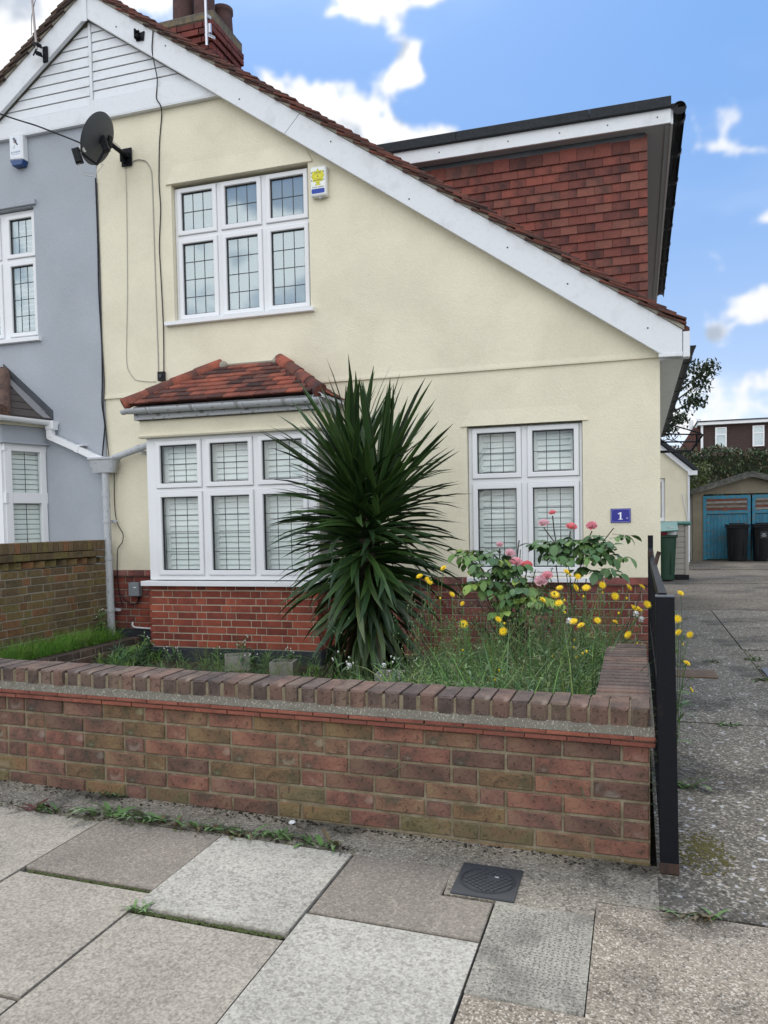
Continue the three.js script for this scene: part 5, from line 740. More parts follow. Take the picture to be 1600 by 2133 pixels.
// ---- the spiky palm-like plant in front of the bay
{
  const t = thing('spiky_palm_plant', 'large dark green spiky cordyline plant standing in front of the bay window', 'plant', [-2.17, -.05, 1.4]), r = rng(131);
  const grn = (c, edge) => leafMat([1, 1, 1], { map: texture(64, 1, (u, v) => { const n = tnoise(u, v, 16, 3, 700), e = Math.abs(u - .5) * 2, k = .8 + .5 * n; return [mix(c[0], edge[0], sstep(.8, 1, e)) * k, mix(c[1], edge[1], sstep(.8, 1, e)) * k, mix(c[2], edge[2], sstep(.8, 1, e)) * k]; }), roughness: .42 });
  const mats = [grn([.013, .034, .009], [.045, .08, .018]), grn([.02, .052, .012], [.07, .11, .026]), grn([.034, .076, .016], [.11, .15, .04]), grn([.07, .105, .034], [.19, .21, .08])], dead = [grn([.11, .07, .03], [.16, .11, .06]), grn([.055, .035, .022], [.09, .06, .03])];
  const geos = new Map(), G = (e, b, l, w) => { const k = [Math.round(e * 6) / 6, Math.round(b * 4) / 4, Math.round(l * 8) / 8, Math.round(w * 100) / 100]; const s = k.join(); if (!geos.has(s)) geos.set(s, blade(k[2], k[3], k[0], k[1], 6, .3, (q) => Math.min(1, .5 + q * 3) * Math.sqrt(1 - Math.pow(q, 2.0)))); return geos.get(s); };
  mesh('trunk', projUV(new THREE.CylinderGeometry(.06, .10, 1.5, 12)), std({ color: rgb(.05, .04, .03), roughness: 1, bumpMap: bumpCoarse, bumpScale: .02 }), t, [0, .75, 0]);
  const rest = [];
  for (let i = 0; i < 760; i++) {
    const q = Math.pow((i + .5) / 760, .95), dry = q < .3 && r() < .42, side = r() < .55 ? -1 : 1, top = sstep(.55, 1, q);
    const by = mix(.30, 1.78, Math.pow(q, .9)) + (r() - .5) * .12 - (side > 0 ? top * .14 : 0), bx = side * top * .13 + (r() - .5) * .06, bz = (r() - .5) * .1 + side * top * .04;
    let e = mix(-1.1, 1.34, Math.pow(q, .98)) + (r() - .5) * .6, b = mix(.45, 1.05, r()) * (1.05 - top * .75); if (q > .9) e = 1.1 + r() * .42; const len = mix(.66, .82, sstep(0, .6, q)) * mix(.78, 1.1, r()) * mix(1, 1.2, sstep(.7, 1, q)) * (dry ? .85 : 1); if (dry) e = -1.1 - r() * .35;
    const g = G(e, dry ? .3 : b, len, mix(.044, .066, r()) * (dry ? .75 : 1)), mat = dry ? pick(dead, r) : q < .35 ? pick([mats[1], mats[2], mats[3], mats[0]], r) : (q > .8 ? pick([mats[1], mats[2], mats[2], mats[0]], r) : pick([mats[0], mats[0], mats[1], mats[1], mats[2]], r));
    const a = r() * Math.PI * 2, rl = (r() - .5) * 1.9; if (i % 5 < 2) { const m = mesh('leaf', g, mat, t, [bx, by, bz]); m.rotation.set(0, a, rl * (1 - Math.min(1, Math.abs(e)) * .6), 'YXZ'); } else rest.push([g.clone().rotateZ(rl * (1 - Math.min(1, Math.abs(e)) * .6)).rotateY(a).translate(bx, by, bz), mats.indexOf(mat)]);
  }
  for (let k = -1; k < 4; k++) { const l = rest.filter((x) => x[1] === k).map((x) => x[0]); if (l.length) { const m = mesh('inner_leaves', merge(l), k < 0 ? dead[0] : mats[k], t); m.userData.kind = 'stuff'; } }
}
// ---- flowers and weeds of the front garden
const stemMat = leafMat([.085, .15, .04]), stemDark = leafMat([.045, .065, .028]), weedLeaf = [leafMat([.08, .17, .035], thin), leafMat([.12, .24, .05], thin), leafMat([.06, .13, .045], thin), leafMat([.16, .25, .085], thin)];
const yellow = leafMat([.80, .56, .004], { roughness: .7 }), amber = leafMat([.74, .46, .004], { roughness: .8 });
function daisy(rad, n) { const l = []; for (let k = 0; k < 2; k++) for (let i = 0; i < n; i++) { const g = blade(rad * (k ? .72 : 1), rad * .24, k ? .55 : .12, .2, 2, .1, (t) => .8 + .2 * t - (t > .9 ? .25 : 0)); g.rotateY((i + k * .5) / n * Math.PI * 2); l.push(g); } return merge(l); }
const daisyG = [daisy(.030, 16), daisy(.026, 15), daisy(.021, 13)], coreG = new THREE.SphereGeometry(.006, 8, 5).scale(1, .6, 1), cupG = new THREE.CylinderGeometry(.0075, .004, .014, 7), budG = new THREE.SphereGeometry(.0062, 7, 6).scale(1, 1.35, 1);
const pinnate = (() => { const l = []; for (let i = 0; i < 7; i++) for (const s of [-1, 1]) { const g = blade(.04 + .02 * Math.sin(i), .02, .1, .4, 3); g.rotateY(s * 1.0); g.translate(0, .012 * i, .03 * i); l.push(g); } l.push(blade(.06, .03, .1, .3, 3).translate(0, .08, .2)); return merge(l); })();
const lance = [blade(.16, .022, .7, .9, 4), blade(.12, .03, .5, .8, 4), blade(.2, .016, 1.0, 1.0, 5)];
function flowerWeed(base, heads, seed, label, group) {
  const r = rng(seed), t = thing('yellow_flowered_weed', label, 'weed', base, group);
  for (const h of heads) {
    const e = [h[0] - base[0], h[1] - base[1], h[2] - base[2]], m = [e[0] * .25 + (r() - .5) * .06, e[1] * .45, e[2] * .3 + (r() - .5) * .06], m2 = [e[0] * .7 + (r() - .5) * .04, e[1] * .8, e[2] * .75]; mesh('stem', tube([[(r() - .5) * .03, 0, (r() - .5) * .03], m, m2, e], .0026, 16, 5), r() < .5 ? stemMat : stemDark, t);
    const tilt = .5 + r() * .75, az = .3 + (r() - .5) * 2.4, f = mesh('flower_head', daisyG[Math.floor(r() * 2.4)], yellow, t, e, [tilt * Math.cos(az), 0, -tilt * Math.sin(az)]); mesh('flower_centre', coreG, amber, f, [0, .004, 0]); mesh('calyx', cupG, stemMat, f, [0, -.007, 0]);
    for (let k = 0; k < 3; k++) { const u = .55 + r() * .35, p = [mix(m[0], e[0], u) + (r() - .5) * .09, e[1] * mix(.62, 1.02, r()), mix(m[2], e[2], u) + (r() - .5) * .09]; mesh('stem', tube([[mix(m[0], m2[0], u), mix(m[1], m2[1], u), mix(m[2], m2[2], u)], [(p[0] + m2[0]) / 2, (p[1] + m2[1]) / 2, (p[2] + m2[2]) / 2 + .01], p], .0014, 6, 4), stemMat, t); mesh('bud', budG, r() < .75 ? stemMat : yellow, t, p); }
    for (let k = 0; k < 4; k++) { const u = .1 + r() * .5; mesh('leaf', lance[Math.floor(r() * 3)], pick(weedLeaf, r), t, [mix(0, m[0], u * 2), m[1] * u * 2, mix(0, m[2], u * 2)], [0, r() * 6.3, 0]); }
  }
  return t;
}
{
  const S = ['yellow flowered weed with a cluster of four heads beside the palm leaves', 'yellow flowered weed with two heads, second from the palm', 'yellow flowered weed with low heads in front of the lower rose', 'yellow flowered weed right below the taller rose blooms, with close heads', 'yellow flowered weed with three big level heads below the right window', 'yellow flowered weed with the topmost heads behind the taller rose cane', 'yellow flowered weed with twin low heads near the wall corner', 'yellow flowered weed with one high and one low head near the wall corner', 'yellow flowered weed with two heads over the return wall coping', 'yellow flowered weed with three heads close to the gate top', 'yellow flowered weed with four small heads low beside the gate'], GR = 'yellow flowered weeds in the front garden';
  const W = [[[-1.3, -.05, 2.6], [[-1.394, .979, 2.6], [-1.341, .96, 2.6], [-1.318, .941, 2.62], [-1.228, 1.034, 2.6]]], [[-1.08, -.05, 2.8], [[-1.127, .877, 2.8], [-1.062, .819, 2.8]]], [[-.85, -.05, 3.2], [[-.767, .772, 3.2], [-.971, .74, 3.2], [-.741, .703, 3.2]]], [[-.5, -.05, 3.25], [[-.515, .888, 3.2], [-.406, .891, 3.4], [-.425, .937, 3.4]]], [[-.38, -.05, 2.95], [[-.436, .94, 3.0], [-.343, .941, 3.0], [-.285, .941, 3.0]]], [[-.42, -.05, 2.55], [[-.43, 1.011, 2.6], [-.359, .978, 2.6]]], [[-.3, -.05, 3.5], [[-.321, .806, 3.5], [-.284, .786, 3.5]]], [[-.25, -.05, 3.15], [[-.213, .776, 3.2], [-.191, .961, 3.05]]], [[-.22, -.05, 2.75], [[-.127, .879, 2.85], [-.048, .929, 2.8]]], [[-.2, -.05, 2.6], [[.026, .93, 2.78], [-.02, .80, 2.75], [.01, .785, 2.72]]], [[-.3, -.05, 2.85], [[-.13, .72, 2.8], [-.057, .644, 2.8], [.056, .823, 2.75], [-.004, .794, 2.72]]]];
  W.forEach((w, i) => flowerWeed(w[0], w[1], 140 + i, S[i], GR));
  flowerWeed([.19, hgt(.19, 3), 3.0], [[.251, .879, 2.6], [.218, .756, 2.9], [.218, .692, 3.0], [.285, .666, 2.9], [.258, .536, 3.1]], 160, 'yellow flowered weed growing between the gate and the driveway');
  const clockMat = leafMat([.75, .75, .72], { roughness: 1 }); const puff = (() => { const l = [], r = rng(9); for (let i = 0; i < 70; i++) { const a = r() * 6.283, c = r() * 2 - 1, s = Math.sqrt(1 - c * c), d = [s * Math.cos(a), c, s * Math.sin(a)]; l.push(rod([0, 0, 0], d.map((q) => q * .018), .0004, .0004, 3)); const g = new THREE.CircleGeometry(.0032, 5); g.lookAt(new THREE.Vector3(...d)); g.translate(d[0] * .018, d[1] * .018, d[2] * .018); l.push(g); } return merge(l); })();
  [[-1.907, .358, 2.6], [-1.656, .367, 2.6], [-.351, .795, 3.4], [-.01, .77, 2.8], [.02, .733, 2.76]].forEach((p, i) => { const t = thing('dandelion_clock', ['white seed puff on a short stem left of the palm trunk foot', 'white seed puff on a short stem right of the palm trunk foot', 'white seed puff among the yellow flowers near the middle', 'upper white seed puff close to the gate', 'lower white seed puff close to the gate'][i], 'seed head', [p[0] - (p[0] > -.1 ? .17 : 0), -.05, p[2] - .02], 'white seed puffs in the garden'); const e = [(p[0] > -.1 ? .17 : 0), p[1] + .05, .02]; mesh('stem', tube([[0, 0, 0], [e[0] * .4 + .02, e[1] * .5, 0], e], .002, 14, 5), stemMat, t); mesh('seed_puff', puff, clockMat, t, e); });
  // undergrowth: nobody could count it
  const r = rng(171), sprig = (n, h, w) => { const l = []; for (let i = 0; i < n; i++) { const g = blade(h * (.5 + .5 * r()), w, .35 + r() * 1.0, .5 + r() * .8, 4); g.rotateY(r() * 6.28); g.translate(0, h * .55 * r(), 0); l.push(g); } l.push(rod([0, 0, 0], [(r() - .5) * .04, h * .8, (r() - .5) * .04], .002, .001, 4)); return merge(l); };
  const kinds = [sprig(18, .34, .012), sprig(14, .26, .024), sprig(18, .5, .006), sprig(11, .18, .036)], lists = kinds.map(() => []);
  for (let i = 0; i < 4600; i++) { const x = mix(-1.95, -.2, Math.pow(r(), .75)), z = mix(1.0, 4.3, r()); const dns = sstep(-1.9, -1.1, x) * .95 + .1; if (r() > dns) continue; lists[[0, 1, 3, 1, 0, 2, 3, 1][Math.floor(r() * 8)]].push([x, z, mix(.6, 1.25, r()) * mix(.8, 1.15, sstep(-1.6, -.6, x))]); }
  for (let i = 0; i < 110; i++) lists[[0, 3, 1][i % 3]].push([mix(-5.12, -4.75, r()), mix(.3, 1.1, r()), mix(.35, .75, r())]); for (let i = 0; i < 420; i++) lists[[0, 2, 2][i % 3]].push([mix(-4.8, -1.9, r()), mix(.58, 3.9, r()), mix(.25, .6, r())]);
  for (let i = 0; i < 700; i++) lists[[1, 3, 1, 0][i % 4]].push([mix(-1.6, -.22, r()), mix(2.6, 4.25, r()), mix(1.0, 1.5, r())]);
  kinds.forEach((g, k) => { const L = lists[k], m = new THREE.InstancedMesh(g, leafMat([1, 1, 1], thin), L.length), q = new THREE.Object3D(); L.forEach((p, i) => { q.position.set(p[0], -.055, p[1]); q.rotation.set((r() - .5) * .3, r() * 6.28, (r() - .5) * .3); q.scale.setScalar(p[2]); q.updateMatrix(); m.setMatrixAt(i, q.matrix); const c = pick([[.12, .27, .04], [.075, .18, .05], [.19, .34, .065], [.16, .25, .11], [.23, .3, .07], [.06, .15, .06]], r); m.setColorAt(i, rgb(...c)); }); m.name = numbered('weed_undergrowth'); m.castShadow = m.receiveShadow = true; scene.add(m); tag(m, ['leafy green weeds covering the front garden soil', 'broad leaved weeds filling the front garden', 'thin grassy blades among the front garden weeds', 'low rosettes of weed leaves over the garden soil'][k], 'weeds', null, 'stuff'); });
  // thicket of fine budding stalks
  { const stalk = (h) => { const l = [rod([0, 0, 0], [(r() - .5) * .06, h, (r() - .5) * .06], .0022, .0012, 4)]; for (let i = 0; i < 9; i++) { const y = h * (.35 + .65 * r()), a = r() * 6.28, s = .03 + r() * .07, e = [Math.cos(a) * s, Math.min(h * 1.06, y + s * .9), Math.sin(a) * s]; l.push(rod([0, y, 0], e, .0011, .0009, 3)); l.push(budG.clone().scale(.8, .8, .8).translate(...e)); } for (let i = 0; i < 9; i++) l.push(lance[i % 3].clone().scale(.55, .55, .55).rotateY(r() * 6.28).translate(0, h * r() * .75, 0)); return merge(l); };
    [stalk(.75), stalk(.6), stalk(.9)].forEach((g, k) => { const n = 95, m = new THREE.InstancedMesh(g, leafMat([1, 1, 1], { roughness: .7 }), n), q = new THREE.Object3D(); for (let i = 0; i < n; i++) { q.position.set(mix(-1.5, -.22, Math.pow(r(), .7)), -.055, mix(1.9, 3.9, r())); q.rotation.set((r() - .5) * .25, r() * 6.28, (r() - .5) * .25); q.scale.setScalar(mix(.6, 1.08, r())); q.updateMatrix(); m.setMatrixAt(i, q.matrix); m.setColorAt(i, rgb(...pick([[.09, .17, .04], [.06, .12, .04], [.13, .2, .06], [.12, .13, .05]], r))); } m.name = numbered('budding_stalks'); m.castShadow = m.receiveShadow = true; scene.add(m); tag(m, ['fine budding weed stalks rising among the yellow flowers', 'shorter budding weed stalks in the front garden', 'tallest thin weed stalks reaching up to the brick base'][k], 'weeds', null, 'stuff'); }); }
  // lush grass of the raised bed
  const bl = [blade(.34, .006, 1.15, 1.2, 5), blade(.28, .007, 1.0, 1.6, 5), blade(.4, .005, 1.3, 1.0, 5)], tuft = merge(Array.from({ length: 14 }, (_, i) => bl[i % 3].clone().rotateY(r() * 6.28).translate((r() - .5) * .05, 0, (r() - .5) * .05)));
  const gm = new THREE.InstancedMesh(tuft, leafMat([1, 1, 1], thin), 620), q = new THREE.Object3D(); for (let i = 0; i < 620; i++) { q.position.set(mix(-5.66, -5.37, r()), .125, mix(.3, 2.8, r())); q.rotation.set((r() - .5) * .4, r() * 6.28, (r() - .5) * .4); q.scale.setScalar(mix(.3, .68, r())); q.updateMatrix(); gm.setMatrixAt(i, q.matrix); const c = pick([[.12, .34, .015], [.09, .27, .012], [.17, .38, .025], [.22, .31, .06]], r); gm.setColorAt(i, rgb(...c)); } gm.name = 'bed_grass'; gm.castShadow = gm.receiveShadow = true; scene.add(gm); tag(gm, 'bright green grass growing in the raised bed by the boundary wall', 'grass', null, 'stuff');
}
// white-flowered weeds before the bay and the palm
{
  const r = rng(181), white = leafMat([.7, .7, .64], { roughness: .9 });
  const bushy = (label, base, h, n, broad, group) => { const t = thing('budding_weed', label, 'weed', base, group); for (let i = 0; i < n; i++) { const e = [(r() - .5) * h * .55, h * mix(.6, 1, r()), (r() - .5) * h * .4], m = [e[0] * .3, e[1] * .5, e[2] * .3]; mesh('stem', tube([[0, 0, 0], m, e], .002, 10, 4), stemMat, t); for (let k = 0; k < 3; k++) { const p = [e[0] + (r() - .5) * .06, e[1] + (r() - .5) * .07, e[2] + (r() - .5) * .05]; mesh('stem', rod(m.map((q, j) => mix(q, e[j], .7)), p, .001, .001, 4), stemMat, t); mesh('bud', budG, r() < .45 ? white : stemMat, t, p); } for (let k = 0; k < (broad ? 5 : 3); k++) { const u = r(); const lf = mesh('leaf', broad ? lance[1] : lance[Math.floor(r() * 3)], pick(weedLeaf, r), t, [e[0] * u * .8, e[1] * u * .85, e[2] * u * .8], [0, r() * 6.3, 0]); if (broad) lf.scale.set(1.25, 1, .9); } } return t; };
  bushy('leafy weed with white buds behind the left planter box', [-3.66, -.05, .85], .34, 4, true); bushy('leafy white budded weed between the two planter boxes', [-3.42, -.05, 1.02], .27, 4, true); bushy('leafy weed with small white flowers at the right planter box', [-3.14, -.05, .95], .26, 5, true);
  bushy('straggly budding weed left of the palm foot', [-2.02, -.05, 2.35], .42, 6, false); bushy('straggly budding weed right in front of the palm foot', [-1.74, -.05, 2.4], .46, 7, false); bushy('straggly budding weed at the right of the palm foot', [-1.52, -.05, 2.5], .44, 6, false); bushy('leafy green weed against the downpipe foot', [-5.55, .12, .42], .36, 6, true); bushy('slim weed growing against the bay plinth left end', [-4.55, -.05, .66], .24, 3, false); bushy('slim weed growing against the middle of the bay plinth', [-4.02, -.05, .66], .22, 3, false); bushy('low weed in the corner left of the bay', [-4.95, -.05, .5], .28, 6, true);
}
// planter boxes
{
  const wood = std({ map: texture(128, .4, (u, v) => { const n = tnoise(u, v, 12, 5, 711); return [.20 + .16 * n, .19 + .15 * n, .165 + .13 * n]; }), roughness: .95, bumpMap: bumpFine, bumpScale: .003 });
  for (const [label, p, w, d, h, a] of [['weathered square planter box in front of the bay air vent', [-3.72, -.055, .82], .24, .22, .14, .5], ['weathered planter box half hidden by weeds before the bay', [-3.10, -.055, 1.1], .22, .2, .15, .2], ['pale planter box at the foot of the palm', [-1.80, -.055, 2.0], .2, .2, .26, .1]]) { const t = thing('planter_box', label, 'planter', p, null, a); for (const s of [-1, 1]) { mesh('side_board', box(w, h, .018, 0, h / 2, s * (d / 2 - .009), .003), wood, t); mesh('side_board', box(.018, h - .004, d - .037, s * (w / 2 - .009), h / 2, 0, .003), wood, t); } mesh('soil', box(w - .04, .02, d - .04, 0, h * .72, 0), M.soil, t); mesh('base', box(w - .04, .02, d - .04, 0, .012, 0), wood, t); }
}
// ---- roses
{
  const r = rng(191), lg = (l, w) => blade(l, w, .1, .45, 4, .2, (t) => Math.pow(Math.sin(Math.PI * Math.min(.99, .06 + t * .94)), .8)), leafG = [lg(.078, .056), lg(.066, .048), lg(.056, .042)];
  const lm = [leafMat([.06, .125, .045], { roughness: .5 }), leafMat([.085, .17, .055], { roughness: .5 }), leafMat([.13, .23, .06], { roughness: .6 }), leafMat([.22, .32, .06], { roughness: .6 })], cane = leafMat([.04, .035, .02]), caneDark = leafMat([.02, .014, .012]);
  const petal = (rad, e, b) => blade(rad, rad * 1.15, e, b, 4, -.35, (t) => Math.pow(Math.sin(Math.PI * Math.min(.97, .1 + t * .78)), .55)); const bloom = (rad) => { const l = []; [[6, .35, -.9, 1], [6, .75, -.8, .85], [5, 1.1, -.6, .7], [4, 1.35, -.3, .55]].forEach(([n, e, b, s], k) => { for (let i = 0; i < n; i++) l.push(petal(rad * s, e, b).rotateY((i + k * .4) / n * 6.283).translate(0, rad * .1 * k, 0)); }); return merge(l); }; const bloomG = [bloom(.062), bloom(.051), bloom(.034)];
  const pinks = [leafMat([.90, .44, .50], { roughness: .8 }), leafMat([.90, .28, .31], { roughness: .8 }), leafMat([.88, .60, .65], { roughness: .8 })];
  function rose(label, base, canes, blooms, leaves, mats, seed) {
    const t = thing('rose_bush', label, 'rose bush', base), L = (p) => [p[0] - base[0], p[1] - base[1], p[2] - base[2]]; for (const c of canes) mesh('cane', tube(c.map(L), .0065 - Math.min(.004, c.length * .0006), 20, 6), r() < .4 ? caneDark : cane, t);
    for (const [p, k, s] of blooms) { mesh('rose_bloom', bloomG[s], pinks[k], t, L(p), [.5 + (r() - .5) * .8, r() * 6, (r() - .5) * .8]); }
    for (const [p, n, sp] of leaves) for (let i = 0; i < n; i++) { const c = [p[0] + (r() - .5) * sp * 2, p[1] + (r() - .5) * sp * 1.5, p[2] + (r() - .5) * sp * 1.6], a = r() * 6.28, tl = (r() - .5) * .9, mat = pick(mats, r), q = new THREE.Object3D(); const st = [c[0] + Math.sin(a) * .14, c[1] + tl * -.05, c[2] + Math.cos(a) * .14]; mesh('leaf_stalk', rod(L(c), L(st), .0016, .001, 4), stemDark, t); [[1, 0], [.72, .95], [.72, -.95], [.40, 1.05], [.40, -1.05]].forEach(([u, da]) => { const m = mesh('leaf', leafG[da === 0 ? 0 : u > .5 ? 1 : 2], mat, t, L(c.map((v, j) => mix(v, st[j], u * .98)))); m.rotation.set(.55 + tl * .5 + (r() - .5) * 1.0, a + da, (r() - .5) * .9, 'YXZ'); m.scale.setScalar(mix(.85, 1.25, r())); }); }
    return t;
  }
  rose('taller rose bush with pink blooms reaching before the right window', [-.46, -.05, 1.72], [[[-.46, -.05, 1.72], [-.49, .45, 1.7], [-.47, .8, 1.68], [-.5, 1.05, 1.66]], [[-.47, .8, 1.68], [-.40, 1.0, 1.66], [-.28, 1.12, 1.66], [-.165, 1.27, 1.66]], [[-.5, 1.05, 1.66], [-.58, 1.15, 1.64], [-.677, 1.28, 1.6]], [[-.5, 1.05, 1.66], [-.48, 1.25, 1.6]], [[-.40, 1.0, 1.66], [-.36, 1.15, 1.62], [-.323, 1.25, 1.6]], [[-.58, 1.15, 1.64], [-.60, 1.25, 1.6], [-.611, 1.37, 1.6]], [[-.44, -.05, 1.75], [-.40, .5, 1.75], [-.36, .9, 1.72]], [[-.47, .5, 1.7], [-.55, .8, 1.72], [-.58, 1.0, 1.7]]],
    [[[-.677, 1.303, 1.6], 2, 1], [[-.474, 1.272, 1.6], 1, 1], [[-.323, 1.278, 1.6], 0, 1], [[-.611, 1.385, 1.6], 1, 2]], [[[-.52, 1.13, 1.64], 20, .11], [[-.38, 1.10, 1.64], 17, .11], [[-.25, 1.10, 1.66], 13, .09], [[-.62, 1.12, 1.64], 11, .07], [[-.30, .98, 1.68], 8, .07], [[-.20, 1.2, 1.66], 4, .04]], [lm[0], lm[1], lm[1], lm[2]]);
  rose('lower rose bush with pink blooms and yellowing leaves left of the taller one', [-.92, -.05, 1.78], [[[-.92, -.05, 1.78], [-.98, .4, 1.78], [-1.02, .8, 1.75], [-1.05, 1.08, 1.7]], [[-.98, .4, 1.78], [-.88, .75, 1.8], [-.866, 1.0, 1.8]], [[-.88, .75, 1.8], [-.8, .9, 1.8], [-.781, .98, 1.8]], [[-.9, .2, 1.8], [-.75, .6, 1.88], [-.624, .9, 1.9]], [[-.75, .6, 1.88], [-.69, .8, 1.9], [-.666, .88, 1.9]], [[-1.02, .8, 1.75], [-1.0, 1.0, 1.72], [-.999, 1.13, 1.7]], [[-1.02, .8, 1.75], [-.95, .98, 1.7], [-.924, 1.06, 1.7]], [[-1.02, .8, 1.75], [-1.15, 1.0, 1.74], [-1.25, 1.08, 1.72]], [[-.86, 1.0, 1.79], [-.85, 1.12, 1.78], [-.84, 1.19, 1.78]]],
    [[[-.866, 1.014, 1.8], 0, 0], [[-.781, .996, 1.8], 1, 1], [[-.624, .925, 1.9], 0, 1], [[-.666, .885, 1.9], 2, 0], [[-.999, 1.152, 1.7], 2, 2], [[-.924, 1.082, 1.7], 2, 1]], [[[-1.08, 1.05, 1.72], 16, .10], [[-.98, .98, 1.74], 18, .12], [[-1.05, .88, 1.76], 17, .12], [[-.86, .84, 1.82], 17, .11], [[-.72, .78, 1.86], 15, .10], [[-1.2, 1.08, 1.72], 6, .06], [[-.92, .70, 1.84], 12, .12]], [lm[0], lm[1], lm[2], lm[3]]);
}
{
  const r = rng(201), t = thing('small_leaved_shrub', 'dark small leaved shrub against the brick base below the right window', 'shrub', [-1.0, -.05, .95]), l = [], l2 = []; const lf = blade(.024, .016, .3, .4, 2);
  for (let b = 0; b < 44; b++) { const e = [(r() - .5) * .75, .5 + r() * .75 * (b < 14 ? 1 : .72), (r() - .4) * .5]; mesh('branch', tube([[0, 0, 0], [e[0] * .4, e[1] * .5, e[2] * .4], e], .004, 10, 4), stemDark, t); for (let i = 0; i < 46; i++) { const u = .35 + .65 * r(), g = lf.clone().rotateX(r() * 2 - 1).rotateY(r() * 6.28).translate(e[0] * u * mix(.6, 1, u) + (r() - .5) * .07, e[1] * u + (r() - .5) * .07, e[2] * u + (r() - .5) * .07); (i % 2 ? l : l2).push(g); } }
  mesh('foliage', merge(l), leafMat([.016, .036, .014]), t).userData.kind = 'stuff'; mesh('foliage', merge(l2), leafMat([.026, .055, .018]), t).userData.kind = 'stuff';
}
